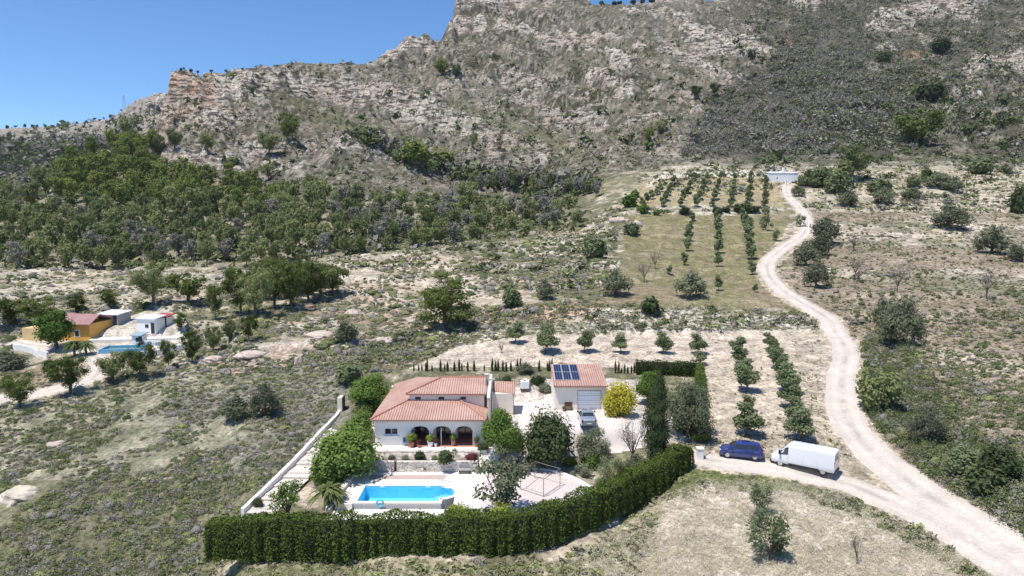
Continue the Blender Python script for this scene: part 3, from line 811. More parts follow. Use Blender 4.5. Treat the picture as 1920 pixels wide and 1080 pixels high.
def plant(name, kind, mat, px, py, wpx, hpx, label, cat, group=None, detail='near', seed=None, parts=True, rot=None, world=None, z=None, sink=0.0, wy_=1.0):
    """a plant standing where the photo shows its foot; wpx/hpx its width and height in photo pixels"""
    if world is None:
        p = pix(px, py)
        if p is None: return None
        x, y, zz, Zc = p
        if z is not None:
            x, y = W(px, py, z); zz = z; Zc = y * CP - (z - CAMZ) * SP
    else:
        x, y, zz, Zc = world
    w_ = wpx * Zc / F; h = hpx * Zc / F / .97
    sd = seed if seed is not None else int(rng.integers(0, 3)) + 1
    cm, tm, comb = crown_mesh(kind, sd, detail, mat)
    rz = float(rng.uniform(0, 6.28)) if rot is None else rot
    if parts:
        o = ob(name, None, None, (x, y, zz - sink))
        o.empty_display_size = .3
        ob('crown', cm, o); ob('trunk', tm, o)
    else:
        k = (kind, sd, detail, mat)
        if k not in _one:
            V, Fq, mi = comb
            _one[k] = np_mesh(name, V, Fq, [LEAF[mat], M_BARK], mi)
        o = ob(name, _one[k], None, (x, y, zz - sink))
    o.scale = (w_, w_ * wy_, h); o.rotation_euler = (0, 0, rz)
    tag(o, label, cat, group)
    return o

# ------------------------------------------------------------------ uncountable cover: scrub, tufts, stones
def scatter(name, pts, size, hgt, tints, per, leaf, label, cat, mat, seed=1, flat=.7, asp=.5, leafcap=9.0, core=0.0):
    """pts (n,3); one mesh of leafy low clumps"""
    r = np.random.default_rng(seed)
    n = len(pts)
    if n == 0: return
    d = r.normal(0, 1, (n, per, 3)); d /= np.linalg.norm(d, axis=2, keepdims=True)
    d[..., 2] = np.abs(d[..., 2])
    rad = r.uniform(.35, 1.0, (n, per, 1)) ** .6
    # lobed outline
    a = np.arctan2(d[..., 1], d[..., 0]); ph = r.uniform(0, 6.28, (n, 1)); k = r.integers(2, 4, (n, 1))
    rad = rad * (1 + .28 * np.sin(a * k + ph))[..., None]
    S = np.stack([size, size * r.uniform(.7, 1.2, n), hgt], -1)[:, None, :]
    C = pts[:, None, :] + d * rad * S
    sz = (leaf * np.minimum(size, leafcap)[:, None] * np.ones((1, per))).reshape(-1)
    V, Fq = leaves(C.reshape(-1, 3), (d + np.array([0, 0, .3])).reshape(-1, 3), sz, r, asp, .6)
    col = np.repeat(tints * r.uniform(.85, 1.15, (n, 1)), per, 0) * r.uniform(.75, 1.25, (n * per, 1))
    vc = np.repeat(np.clip(col, 0, .8), 4, 0)
    if core:
        ang = np.arange(6) * math.pi / 3
        dome = np.array([(math.cos(a_), math.sin(a_), 0) for a_ in ang] + [(.8 * math.cos(a_ + .4), .8 * math.sin(a_ + .4), .6) for a_ in ang] + [(.3 * math.cos(a_), .3 * math.sin(a_), .97) for a_ in ang])
        DV = pts[:, None, :] + dome[None] * S * core * r.uniform(.75, 1.2, (n, 18, 1))
        q = np.array([(i, (i + 1) % 6, 6 + (i + 1) % 6, 6 + i) for i in range(6)] + [(6 + i, 6 + (i + 1) % 6, 12 + (i + 1) % 6, 12 + i) for i in range(6)] + [(12, 13, 14, 15), (12, 15, 16, 17)])
        DF = (q[None] + (np.arange(n) * 18)[:, None, None]).reshape(-1, 4) + len(V)
        V = np.vstack([V, DV.reshape(-1, 3)]); Fq = np.vstack([Fq, DF])
        vc = np.vstack([vc, np.repeat(np.clip(tints * .9, 0, .8), 18, 0)])
    o = ob(name, np_mesh(name, V, Fq, [mat], col=vc))
    tag(o, label, cat, kind='stuff')
    return o
M_SCRUB = mat_leaf('scrub_leaf', None, None, attr=True, trans=.2)

def sample_px(n, poly, seed, gate=None, rho=None):
    """random ground points seen through a photo polygon: returns x,y,z,Zc,px,py"""
    r = np.random.default_rng(seed)
    P = np.array(poly, float); lo, hi = P.min(0), P.max(0)
    px = r.uniform(lo[0], hi[0], n * 3); py = r.uniform(lo[1], hi[1], n * 3)
    m = inpoly(px, py, poly); px, py = px[m][:n], py[m][:n]
    # vector lookup via column search
    i = np.clip(np.searchsorted(GX, px), 1, NX - 1)
    Zs = np.empty(len(px)); j = np.empty(len(px), int)
    for q in range(len(px)):
        c = PYC[i[q]]
        k = NZ - np.searchsorted(c[::-1], py[q], side='right')      # first index with c<=py
        j[q] = min(k, NZ - 1)
    ok = j < NZ - 1
    i, j, px, py = i[ok], j[ok], px[ok], py[ok]
    u = r.uniform(-.5, .5, len(i))
    x = XG[i, j] + u * (XG[i, j] - XG[i - 1, j]); y = YG[i, j]
    return dict(x=x, y=y, z=ZW[i, j], Z=ZG[i, j], i=i, j=j, px=PXF[i, j], py=PYF[i, j])

TINTS = 1.5 * np.array([(.085, .105, .045), (.12, .135, .065), (.16, .165, .085), (.19, .175, .12), (.20, .185, .17), (.165, .155, .135), (.065, .085, .035), (.20, .22, .09)])
def pick_tint(r, n, wts):
    w_ = np.array(wts, float); return TINTS[r.choice(len(TINTS), n, p=w_ / w_.sum())]

def cover(name, n, poly, seed, sz, per, leaf, wts, label, dens=None, zlim=None, hf=.6, keep=None, cat='scrub', leafcap=9.0, core=0.0, asp=.5):
    s = sample_px(n, poly, seed)
    r = np.random.default_rng(seed + 1)
    i, j = s['i'], s['j']
    ok = (RD[i, j] > .3)
    pmk = pad_mask(s['x'], s['y']); ok &= pmk < .5
    if zlim: ok &= (s['Z'] > zlim[0]) & (s['Z'] < zlim[1])
    if dens is not None: ok &= r.uniform(0, 1, len(ok)) < dens(s)
    if keep is not None: ok &= keep(s)
    pts = np.stack([s['x'], s['y'], s['z']], -1)[ok]
    size = np.clip(sz[0] * (1 - r.uniform(0, .999, len(pts))) ** -.42, 0, sz[1] * 2.0)
    size = size * np.clip(s['Z'][ok] / 120, .8, 3) ** .35
    return scatter(name, pts, size, size * hf * r.uniform(.7, 1.3, len(pts)), pick_tint(r, len(pts), wts), per, leaf, label, cat, M_SCRUB, seed + 2, leafcap=leafcap, core=core, asp=asp)

nofield = lambda s: ~inpoly(s['px'], s['py'], [(760, 690), (860, 648), (1000, 628), (1380, 618), (1560, 618), (1600, 700), (1610, 800), (1640, 850), (1560, 880), (1310, 870), (1310, 690)]) & ~inpoly(s['px'], s['py'], [(1230, 930), (1330, 905), (1500, 912), (1680, 960), (1880, 1100), (1150, 1100)]) & ~inpoly(s['px'], s['py'], [(1175, 405), (1300, 398), (1490, 395), (1425, 480), (1425, 515), (1500, 575), (1130, 580)]) & ~inpoly(s['px'], s['py'], [(1160, 388), (1205, 342), (1460, 330), (1468, 388)])
farm_out = lambda s: ~inpoly(s['px'], s['py'], [(150, 622), (300, 575), (350, 598), (352, 652), (235, 668), (180, 720), (40, 690), (20, 640)])
patch = lambda sc, lo, hi, sd: (lambda s: sstep(lo, hi, fbm(s['x'] / sc, s['y'] / sc, 3, sd)))
cover('hillside_scrub', 9000, [(-80, 700), (200, 700), (480, 660), (640, 690), (640, 770), (560, 850), (450, 965), (370, 965), (360, 1100), (-80, 1100)], 201, (.22, .62), 70, .24, (3, 5, 6, 5, 4, 3, 1, 2), 'low grey green scrub covering the slope left of the villa', dens=patch(5, .30, .5, 7), keep=farm_out, leafcap=.38, core=.5)
cover('hillside_scrub', 9500, [(0, 505), (300, 508), (470, 502), (640, 480), (1150, 400), (1180, 560), (860, 640), (740, 700), (640, 700), (400, 700), (0, 700)], 211, (.28, .75), 26, .30, (3, 4, 5, 5, 4, 3, 1, 1), 'mixed low scrub on the slopes behind the villa', dens=patch(9, .30, .46, 9), keep=lambda s: farm_out(s) & nofield(s), leafcap=.6, core=.7)
cover('roadside_scrub', 9500, [(1500, 330), (2000, 330), (2000, 1100), (1640, 800), (1560, 620), (1440, 520), (1500, 440)], 221, (.22, .60), 38, .28, (3, 3, 4, 4, 3, 3, 2, 1), 'dark tufts and low bushes dotting the dry slope right of the road', dens=patch(8, .28, .56, 11), keep=lambda s: nofield(s) & (s['py'] > 395), leafcap=.5, core=.55)
cover('roadside_scrub', 2000, [(1630, 620), (1700, 640), (1800, 800), (1990, 900), (1990, 1090), (1760, 920), (1640, 800), (1600, 680)], 231, (.4, .8), 110, .2, (5, 3, 3, 2, 2, 2, 5, 0), 'dense green bushes along the right edge of the track', keep=nofield, hf=.95, leafcap=.5, core=.45)
cover('roadside_tufts', 5200, [(1560, 400), (2000, 330), (2000, 1100), (1700, 840), (1620, 620), (1480, 520)], 225, (.18, .40), 30, .26, (5, 2, 1, 1, 1, 0, 6, 0), 'small separate dark tufts all over the dry slope right of the road', keep=nofield, hf=.9, leafcap=.5, core=.55)
cover('roadside_scrub', 260, [(1500, 912), (1600, 930), (1700, 965), (1880, 1060), (1900, 1100), (1830, 1090), (1640, 985), (1500, 930)], 241, (.25, .5), 60, .2, (2, 4, 4, 3, 1, 1, 2, 3), 'weeds between the dry field and the track', keep=lambda s: s['py'] > 0)
cover('field_weeds', 1500, [(360, 1045), (1050, 1052), (1240, 930), (1300, 880), (1500, 905), (1250, 940), (1180, 1100), (360, 1100)], 251, (.16, .36), 26, .3, (0, 3, 5, 5, 1, 0, 0, 6), 'rough grass and weeds below the long hedge')
cover('terrace_scrub', 3800, [(860, 575), (1100, 570), (1560, 588), (1570, 620), (1380, 620), (1000, 628), (860, 650), (760, 690), (640, 690), (700, 640)], 261, (.2, .55), 30, .26, (3, 3, 3, 3, 2, 2, 2, 1), 'scrub on the terrace banks above the ploughed field', keep=lambda s: ~inpoly(s['px'], s['py'], [(880, 660), (1000, 630), (1560, 625), (1560, 700), (800, 700)]))
cover('upper_scrub', 5000, [(600, 440), (1180, 390), (1230, 330), (1460, 300), (2000, 280), (2000, 400), (1500, 400), (1180, 480), (1100, 560), (640, 500)], 271, (.4, .85), 14, .42, (3, 3, 3, 3, 2, 2, 3, 1), 'scrub on the stony terraces at the foot of the mountain', dens=patch(14, .3, .5, 13), keep=nofield)
mt_poly = [(230, 240), (320, 130), (600, 105), (720, 100), (850, 40), (870, -30), (1100, -20), (1300, -20), (2000, -60), (2000, 310), (1100, 390), (640, 400), (300, 380)]
cover('mountain_scrub', 24000, mt_poly, 281, (.35, .9), 9, .55, (4, 3, 3, 2, 2, 3, 4, 0), 'dark scrub bushes dotted over the rocky mountainside', dens=lambda s: np.clip(.8 - .45 * ROCK[s['i'], s['j']], 0, 1) * sstep(.35, .5, fbm(s['x'] / 25, s['y'] / 25, 3, 15)) * ~FOREST[s['i'], s['j']], zlim=(240, 950), hf=.8)
cover('mountain_scrub', 2600, mt_poly, 283, (.9, 1.5), 12, .45, (2, 0, 0, 0, 0, 0, 8, 0), 'larger dark bushes scattered over the mountain crags', dens=lambda s: .25 + .65 * (s['px'] > 1350), zlim=(330, 950), hf=1.0, keep=lambda s: ~FOREST[s['i'], s['j']])
cover('burnt_wood', 9500, BURNT_POLY, 291, (.5, 1.0), 14, .30, (0, 1, 1, 2, 3, 8, 1, 0), 'grey thin wood covering the gully on the mountain', zlim=(330, 950), hf=1.6, cat='wood')
cover('slope_wood', 15000, [(1380, -20), (1960, -20), (1960, 230), (1780, 260), (1600, 290), (1450, 150)], 295, (.55, 1.1), 11, .36, (3, 3, 3, 2, 1, 4, 4, 0), 'sparse grey brown wood over the upper right mountainside', dens=lambda s: sstep(.30, .50, fbm(s['x'] / 32, s['y'] / 32, 3, 19)) * (1 - .7 * ROCK[s['i'], s['j']]), zlim=(330, 950), hf=1.3, cat='wood')
cover('forest_undergrowth', 2300, [(0, 385), (110, 330), (190, 288), (245, 272), (300, 278), (300, 335), (330, 345), (420, 330), (500, 372), (640, 385), (860, 392), (1088, 398), (1085, 432), (960, 447), (760, 467), (620, 482), (470, 500), (0, 506)], 301, (.7, 1.3), 16, .4, (5, 5, 3, 1, 0, 2, 2, 0), 'grey green undergrowth between the pines of the wood', zlim=(150, 520), hf=.8, cat='undergrowth')
cover('far_wood', 3800, [(-80, 250), (0, 255), (230, 215), (300, 190), (310, 240), (250, 270), (200, 290), (110, 330), (0, 380), (-80, 390)], 311, (1.5, 2.8), 8, .55, (4, 1, 0, 0, 0, 6, 3, 0), 'dark wood on the far valley side at the left', zlim=(520, 1300), hf=1.3, cat='wood', dens=lambda s: np.clip(.35 + (s['py'] - 262) / 60, .2, 1))
cover('ravine_wood', 900, [(640, 250), (700, 262), (780, 290), (860, 318), (1000, 330), (1120, 345), (1130, 372), (1000, 372), (880, 345), (780, 312), (690, 276)], 321, (1.3, 2.3), 18, .36, (3, 3, 0, 0, 0, 4, 3, 0), 'thin grey green wood along the ravine', hf=1.3, cat='wood', zlim=(300, 520))
cover('dry_grass', 14000, [(1150, 1000), (1240, 930), (1330, 900), (1520, 905), (1680, 950), (1900, 1100), (1050, 1100)], 331, (.12, .24), 14, .34, (0, 0, 1, 0, 0, 0, 0, 0), 'pale dry grass of the near field', hf=1.3, cat='grass', asp=.22, leafcap=.2)
for o in COL.objects:
    if o.name.startswith('dry_grass'):
        a = o.data.attributes['tint']; c = np.empty(len(o.data.vertices) * 4, np.float32); a.data.foreach_get('color', c)
        c = c.reshape(-1, 4); c[:, :3] *= np.array([2.7, 2.35, 3.4]); a.data.foreach_set('color', c.ravel())
cover('dry_grass', 2600, [(1190, 650), (1560, 620), (1600, 720), (1610, 850), (1560, 880), (1310, 860), (1310, 690), (800, 690), (1000, 635)], 341, (.10, .22), 7, .5, (0, 1, 2, 4, 0, 0, 0, 0), 'thin weeds on the ploughed terrace', hf=.8, cat='grass', dens=lambda s: .25 + .75 * ((s['px'] > 1490) | (s['py'] > 810)))
# ------------------------------------------------------------------ the trees one can tell apart
ORD = ['first', 'second', 'third', 'fourth', 'fifth', 'sixth', 'seventh', 'eighth', 'ninth', 'tenth', 'eleventh', 'twelfth', 'thirteenth', 'fourteenth', 'fifteenth', 'sixteenth', 'seventeenth', 'eighteenth', 'nineteenth', 'twentieth']
def ordn(n):
    if n < 20: return ORD[n]
    T = ['twenty', 'thirty', 'forty', 'fifty']; t = (n + 1) // 10 - 2; u = (n + 1) % 10
    return (T[t] + ' ' + ORD[u - 1]) if u else ['twentieth', 'thirtieth', 'fortieth', 'fiftieth'][t]

# pine wood on the left slope: individuals, largest first
r = np.random.default_rng(5)
pts = []
tries = 0
while len(pts) < 285 and tries < 30000:
    tries += 1
    px, py = r.uniform(-20, 1090), r.uniform(270, 505)
    if not inpoly(np.array([px]), np.array([py]), FOREST_POLY)[0]: continue
    if inpoly(np.array([px]), np.array([py]), [(270, 305), (330, 345), (420, 350), (430, 320), (330, 300)])[0]: continue
    sp = 13 + (py - 270) / 235 * 8
    if any(abs(px - a) < sp * 1.05 and abs(py - b) < sp * .62 for a, b in pts): continue
    pts.append((px, py))
for px, py in sorted(pts, key=lambda q: q[1]):
    bright = 110 < px < 520 and py < 400
    m = 'pine' if bright else ('greypine' if r.uniform() < .12 + .25 * (px > 600) else 'farpine')
    s = r.uniform(.8, 1.3) * (1.0 if py > 330 else .85)
    lbf, grf = {'pine': ('bright olive green pine in the upper part of the left wood', 'bright pines of the left wood'), 'farpine': ('dull green pine in the lower part of the left wood', 'dull green pines of the left wood'), 'greypine': ('grey half-dry pine scattered among the green ones of the left wood', 'grey dry pines of the left wood')}[m]
    o = plant('pine_tree', 'pine', m, px, py, 28 * s, 40 * s * (.8 if px > 700 else 1), lbf, 'tree', grf, 'far', seed=int(r.integers(1, 5)), parts=False)

# lone pines on the rocky slopes (foot x, foot y, width, height, words)
LONE = [
 (242, 262, 26, 40, 'dark pine on the ridge left of the pink cliff'),
 (328, 282, 26, 38, 'dark pine directly below the pink cliff'),
 (391, 288, 26, 34, 'pine on bare rock just right of the cliff foot'),
 (298, 290, 24, 36, 'pine at the upper edge of the wood below the cliff'),
 (541, 266, 36, 50, 'large dark pine high on the rocky spur'),
 (505, 292, 34, 42, 'broad dark pine lower left on the rocky spur'),
 (438, 312, 24, 18, 'squat dark bush-like pine on the pale scree'),
 (503, 338, 24, 28, 'small pine below the two big spur pines'),
 (585, 372, 28, 40, 'pine on the scree above the wood centre'),
 (546, 366, 22, 28, 'small grey pine on scree left of centre'),
 (640, 390, 34, 40, 'pine at the upper rim of the wood, left of the single dark one'),
 (878, 392, 42, 48, 'big dark pine standing clear of the wood top'),
 (828, 142, 28, 26, 'left of the twin dark trees below the summit crag'),
 (855, 147, 18, 24, 'right of the twin dark trees below the summit crag'),
 (888, 280, 14, 30, 'slim pine alone in the middle of the mountainside'),
 (777, 305, 52, 40, 'leafy green tree at the head of the ravine'),
 (828, 316, 42, 34, 'green tree in the ravine beside the head tree'),
 (700, 272, 30, 16, 'low bush tree on the saddle above the ravine'),
 (1215, 268, 20, 26, 'pale green tree left of a dark one on the mountain'),
 (1240, 250, 20, 26, 'dark tree in the upper mountain gully'),
 (1305, 182, 22, 20, 'dark round tree left of the grey gully wood'),
 (1340, 180, 20, 22, 'dark round tree beside the grey gully wood'),
 (1410, 118, 16, 22, 'dark small tree on the white crag'),
 (1597, 336, 62, 60, 'large dark pine behind the white farmhouse'),
 (1720, 275, 74, 64, 'bright olive green pine clump above the right terraces'),
 (1765, 98, 36, 24, 'dark tree on the upper right crag'),
 (1655, 118, 24, 20, 'dark tree left of the red rock hollow'),
 (1745, 190, 44, 34, 'dark green trees under the upper right crag'),
]
for k, (px, py, w_, h, lb) in enumerate(LONE):
    m = 'pine' if px in (777, 828, 1720, 541, 1215) else ('dark' if py < 200 else 'farpine')
    kd = 'pine' if h > w_ * .85 else 'bush'
    plant('pine_tree' if kd == 'pine' else 'wild_tree', kd, m, px, py, w_ * 1.1, h * 1.05, lb, 'tree', None, 'mid', parts=h > 35)

# ravine row trees
r = np.random.default_rng(8)
xs = np.linspace(890, 1118, 20)
for k, x in enumerate(xs):
    py = 352 + (x - 890) * .06 + r.uniform(-3, 7)
    plant('ravine_tree', 'pine', 'greypine' if k % 3 else 'farpine', x, py, r.uniform(16, 24), r.uniform(26, 40), ordn(k) + ' thin grey pine from the left along the ravine foot', 'tree', 'thin pines at the ravine foot', 'far', parts=False)
# ridge-line trees far right and far left
for k, x in enumerate([1128, 1150, 1160, 1186, 1204, 1222, 1247, 1266, 1290]):
    c = int(np.clip(np.searchsorted(GX, x), 0, NX - 1)); j = int(np.argmin(PYF[c, :]))
    plant('ridge_tree', 'bush', 'dark', x, 0, r.uniform(8, 15), r.uniform(5, 9), ordn(k) + ' tiny dark tree from the left on the skyline right of the summit', 'tree', 'trees along the summit skyline', 'far', parts=False, world=(XG[c, j], YG[c, j], ZW[c, j], ZG[c, j]))
for k, x in enumerate([12, 28, 47, 62, 70, 84, 96, 108, 124, 143, 160, 176, 186, 194, 206, 228, 338, 345, 356, 370, 395, 424, 455]):
    c = int(np.clip(np.searchsorted(GX, x), 0, NX - 1)); j = int(np.argmin(PYF[c, :]))
    plant('ridge_tree', 'pine' if k % 2 else 'bush', 'dark', x, 0, r.uniform(4, 8), r.uniform(3, 6.5), ordn(k) + ' tiny dark tree from the left on the left skyline', 'tree', 'trees along the left skyline', 'far', parts=False, world=(XG[c, j], YG[c, j], ZW[c, j], ZG[c, j]))

# pines near the left farm and the cluster on the slope
PN = [
 (288, 572, 64, 76, 'pine with bare trunk behind the white farm sheds'),
 (352, 568, 62, 54, 'round pine with its shadow right of the first yard pine'),
 (404, 600, 28, 64, 'slim pine between the round pine and the big cluster'),
 (452, 590, 62, 84, 'leftmost big pine of the cluster on the slope'),
 (480, 596, 60, 88, 'front big pine of the slope cluster'),
 (514, 578, 60, 88, 'tall pine in the middle of the slope cluster'),
 (546, 580, 60, 82, 'pine with visible trunk in the slope cluster'),
 (578, 566, 62, 72, 'pine right of the middle of the slope cluster'),
 (600, 560, 54, 64, 'second pine from the right in the slope cluster'),
 (624, 553, 54, 54, 'rightmost flat topped pine of the slope cluster'),
 (497, 560, 54, 74, 'pine at the back left of the slope cluster'),
 (560, 548, 50, 62, 'pine at the back of the slope cluster'),
 (430, 640, 24, 40, 'young pine below the slope cluster, left one'),
 (467, 640, 30, 46, 'young pine below the slope cluster, right one'),
 (132, 738, 62, 68, 'round pine on the farm track with long dark shadow'),
 (38, 764, 56, 64, 'pine at the left edge below the brown field'),
 (213, 716, 48, 54, 'dark pine right of the farm track fork'),
 (264, 712, 48, 66, 'leaning pine beside the farm pool'),
 (16, 612, 54, 50, 'grey green pine at the far left above the farm'),
 (75, 608, 56, 48, 'second pine from the left edge above the farm'),
 (18, 692, 54, 34, 'blue green low tree at the left edge'),
 (98, 715, 26, 40, 'small dark tree left of the round track pine'),
 (316, 690, 26, 50, 'thin young tree right of the farm pool'),
 (360, 680, 34, 56, 'slim pine on the stony slope right of the farm'),
 (400, 660, 26, 46, 'small thin tree right of the farm yard'),
 (338, 620, 22, 32, 'pale young tree beside the white farm sheds'),
 (205, 575, 34, 32, 'bushy tree behind the orange house'),
 (142, 585, 30, 30, 'green bushy tree at the back left of the orange house'),
]
for k, (px, py, w_, h, lb) in enumerate(PN):
    kd = 'olive' if 'low tree' in lb else 'pine'
    plant('pine_tree' if kd == 'pine' else 'low_tree', kd, 'greyolive' if kd == 'olive' else ('clumppine' if k % 4 else 'farpine'), px, py, w_ * 1.12, h * 1.04, lb, 'tree', None, 'near' if h > 60 else 'mid')
plant('broad_tree', 'round', 'laurel', 107, 655, 66, 72, 'dense dark green tree in front of the orange house', 'tree', None, 'near')
for px, py, w_, h, lb in [(140, 668, 44, 52, 'squat palm in front of the orange house'), (162, 666, 40, 46, 'palm right of the squat palm by the orange house')]:
    plant('palm_tree', 'palm', 'palm', px, py, w_, h, lb, 'palm')
plant('pine_tree', 'fullpine', 'clumppine', 836, 614, 106, 100, 'full conical pine alone on the bank behind the villa', 'tree', None, 'near', seed=1)
# round olives and carobs of the middle field and the right slope
OL = [
 (1155, 553, 54, 44, 'olive', 'round grey olive tree with dark shadow, left one in the middle field'),
 (1295, 557, 58, 44, 'olive', 'wide grey olive tree with dark shadow, right one in the middle field'),
 (1220, 589, 32, 30, 'dark', 'small dark bush tree on the bank between the two olives'),
 (1022, 560, 34, 34, 'greyolive', 'green bushy tree left of the middle field olives'),
 (960, 575, 36, 34, 'fruit', 'green bush on the slope right of the lone pine'),
 (1116, 484, 44, 38, 'fruit', 'round green tree at the left edge of the middle field'),
 (1185, 440, 28, 22, 'fruit', 'low green bush under the pink rock outcrop'),
 (1532, 538, 46, 46, 'greyolive', 'grey carob right of the first road bend'),
 (1512, 498, 44, 42, 'greyolive', 'grey carob inside the road bend'),
 (1547, 456, 46, 44, 'greyolive', 'upper grey carob by the S bend'),
 (1538, 478, 36, 34, 'greyolive', 'carob between its two neighbours by the S bend'),
 (1689, 648, 72, 84, 'olive', 'large silver olive on the slope right of the road'),
 (1660, 610, 40, 46, 'greyolive', 'smaller olive behind the large silver one'),
 (1783, 428, 60, 40, 'greyolive', 'wide dark carob high on the right slope'),
 (1858, 474, 54, 44, 'greyolive', 'grey leafless looking tree right of the wide carob'),
 (1905, 490, 26, 30, 'greyolive', 'small grey tree at the right edge on the slope'),
 (1912, 400, 36, 48, 'dark', 'dark tree cut by the right edge of the picture'),
 (1650, 770, 72, 76, 'farpine', 'dark green juniper beside the track opposite the ploughed field'),
 (1738, 832, 60, 66, 'greyolive', 'grey green bush tree with dark hollow right of the track'),
 (1808, 895, 64, 60, 'fruit', 'round bright bush at the lower right'),
 (1870, 905, 62, 66, 'dark', 'brownish dark bush tree at the lower right'),
 (1850, 925, 60, 46, 'dark', 'dark low bush in front of the brownish one'),
 (1590, 388, 34, 26, 'olive', 'low green orchard tree right of the white farmhouse road'),
 (1655, 384, 34, 30, 'olive', 'round green orchard tree right of the low one'),
 (1650, 362, 40, 24, 'fruit', 'flat topped dark green tree above the round orchard tree'),
 (1712, 350, 24, 20, 'fruit', 'small umbrella shaped tree on the right terrace'),
 (1708, 372, 34, 18, 'olive', 'low spreading tree below the umbrella shaped one'),
 (1760, 350, 50, 24, 'olive', 'wide grey green tree on the right terrace'),
 (1785, 360, 34, 26, 'olive', 'grey green tree beside the wide terrace tree'),
 (1838, 326, 36, 26, 'fruit', 'green flat tree on the pale right terrace'),
 (1884, 324, 22, 16, 'olive', 'tiny umbrella tree on the pale right terrace'),
 (1540, 352, 40, 36, 'fruit', 'green tree directly right of the white farmhouse'),
 (1565, 360, 44, 34, 'fruit', 'green bushy tree second right of the white farmhouse'),
 (1582, 350, 36, 44, 'farpine', 'dark tree touching the large pine near the farmhouse'),
 (1520, 342, 28, 22, 'dark', 'dark bush against the farmhouse wall'),
 (1496, 368, 24, 18, 'olive', 'small sapling by the road end at the farmhouse'),
 (1738, 342, 20, 24, 'dark', 'dark cone shaped bush on the upper right terrace'),
 (498, 780, 52, 58, 'greyolive', 'dark bush tree on the scrub slope left of the villa'),
 (440, 790, 50, 46, 'olive', 'yellow green bush tree left of the dark slope one'),
 (655, 720, 44, 34, 'fruit', 'bush behind the boundary pillar'),
 (650, 640, 42, 34, 'greyolive', 'blue green bush beside the pale boulders'),
 (1505, 350, 20, 20, 'fruit', 'green shrub in front of the farmhouse'),
 (1700, 610, 30, 30, 'greyolive', 'grey bush behind the large silver olive'),
 (985, 700, 30, 18, 'greyolive', 'low bush on the bed left of the garage'),
]
for k, (px, py, w_, h, m, lb) in enumerate(OL):
    plant('olive_tree' if m == 'olive' else ('carob_tree' if 'carob' in lb else 'wild_tree'), 'olive' if m in ('olive', 'greyolive') else 'bush', m, px, py, w_ * 1.1, h * 1.08, lb, 'tree', None, 'near' if h > 50 else 'mid', parts=h > 22)
# orchard rows
def row(pts, name, kind, mat, w_, h, words, group, detail='mid', parts=True, jit=.12):
    n = len(pts)
    for k, (px, py, sc) in enumerate(pts):
        s = sc * float(rng.uniform(1 - jit, 1 + jit))
        plant(name, kind, mat, px, py, w_ * s, h * s, words % ordn(k), 'tree', group, detail, parts=parts)
row([(965, 643, .85), (1024, 662, 1.15), (1097, 660, 1), (1163, 661, .9), (1243, 663, .9), (1310, 664, .85)], 'fruit_tree', 'sapling', 'fruit', 36, 42, '%s young fruit tree from the left along the top of the ploughed field', 'fruit trees along the top of the ploughed field', 'near')
row([(1313, 684, .7), (1382, 664, .8), (1387, 684, .95), (1394, 705, .85), (1399, 735, 1.25), (1404, 770, .7), (1404, 818, 1.55)], 'fruit_tree', 'sapling', 'fruit', 36, 40, '%s tree from the far end in the left fruit row by the villa', 'left fruit row beside the villa', 'near')
row([(1444, 655, .8), (1451, 672, .9), (1458, 692, 1.05), (1466, 712, 1.05), (1474, 735, 1.15), (1482, 765, 1.15), (1492, 796, 1.2), (1500, 826, 1.6)], 'fruit_tree', 'sapling', 'fruit', 36, 41, '%s tree from the far end in the right fruit row by the villa', 'right fruit row beside the villa', 'near')
row([(1298, 415, .7), (1292, 436, .8), (1290, 452, .9), (1288, 471, .9), (1284, 497, .8), (1255, 515, .7)], 'almond_tree', 'sapling', 'fruit', 18, 28, '%s almond from the top in the thin left row of the middle field', 'thin left almond row')
row([(1344, 412, .9), (1345, 424, 1), (1346, 438, 1.1), (1347, 455, 1.1), (1347, 475, 1.1), (1347, 500, 1.1), (1348, 545, 1.25)], 'almond_tree', 'sapling', 'fruit', 15, 25, '%s green almond from the top in the centre row of the middle field', 'centre almond row')
row([(1394, 412, .9), (1398, 426, 1.1), (1402, 440, 1.2), (1404, 455, 1.2), (1406, 470, 1.2), (1408, 488, 1.1), (1411, 515, 1.1), (1416, 548, .7)], 'almond_tree', 'sapling', 'fruit', 17, 26, '%s green almond from the top in the right row of the middle field', 'right almond row')
row([(1436, 432, 1.1), (1453, 452, .9), (1501, 425, .9), (1438, 408, .7)], 'almond_tree', 'wild', 'fruit', 22, 26, '%s shrubby almond beside the road bend', 'shrubby almonds by the road bend')
XR = [(1205, 1240, 360), (1243, 1262, 345), (1276, 1300, 340), (1306, 1326, 338), (1336, 1352, 336), (1370, 1378, 338), (1402, 1408, 334), (1434, 1438, 330)]
for q, (xa, xb, yt) in enumerate(XR):
    row([(xa + (xb - xa) * (1 - t), 388 - (388 - yt) * (1 - t), .85 + .3 * t) for t in np.linspace(0, 1, 5)], 'orchard_tree', 'sapling', 'fruit', 11.5, 17, '%s tree from the top in ' + ('the %s row of the upper orchard from the left' % ORD[q]), 'trees of the upper orchard', 'far', parts=False)
row([(1180, 388, 1.1), (1206, 400, .9), (1232, 404, .7), (1190, 370, .8)], 'orchard_tree', 'bush', 'laurel', 26, 20, '%s bushy tree at the left corner of the upper orchard', 'bushy trees at the orchard corner', 'far', parts=False)
row([(1284, 402, 1), (1345, 400, .9), (1388, 398, 1.3), (1402, 399, 1.3), (1416, 398, 1), (1360, 398, .8)], 'terrace_bush', 'bush', 'dark', 20, 13, '%s dark bush from the left on the orchard wall line', 'bushes on the orchard terrace edge', 'far', parts=False)
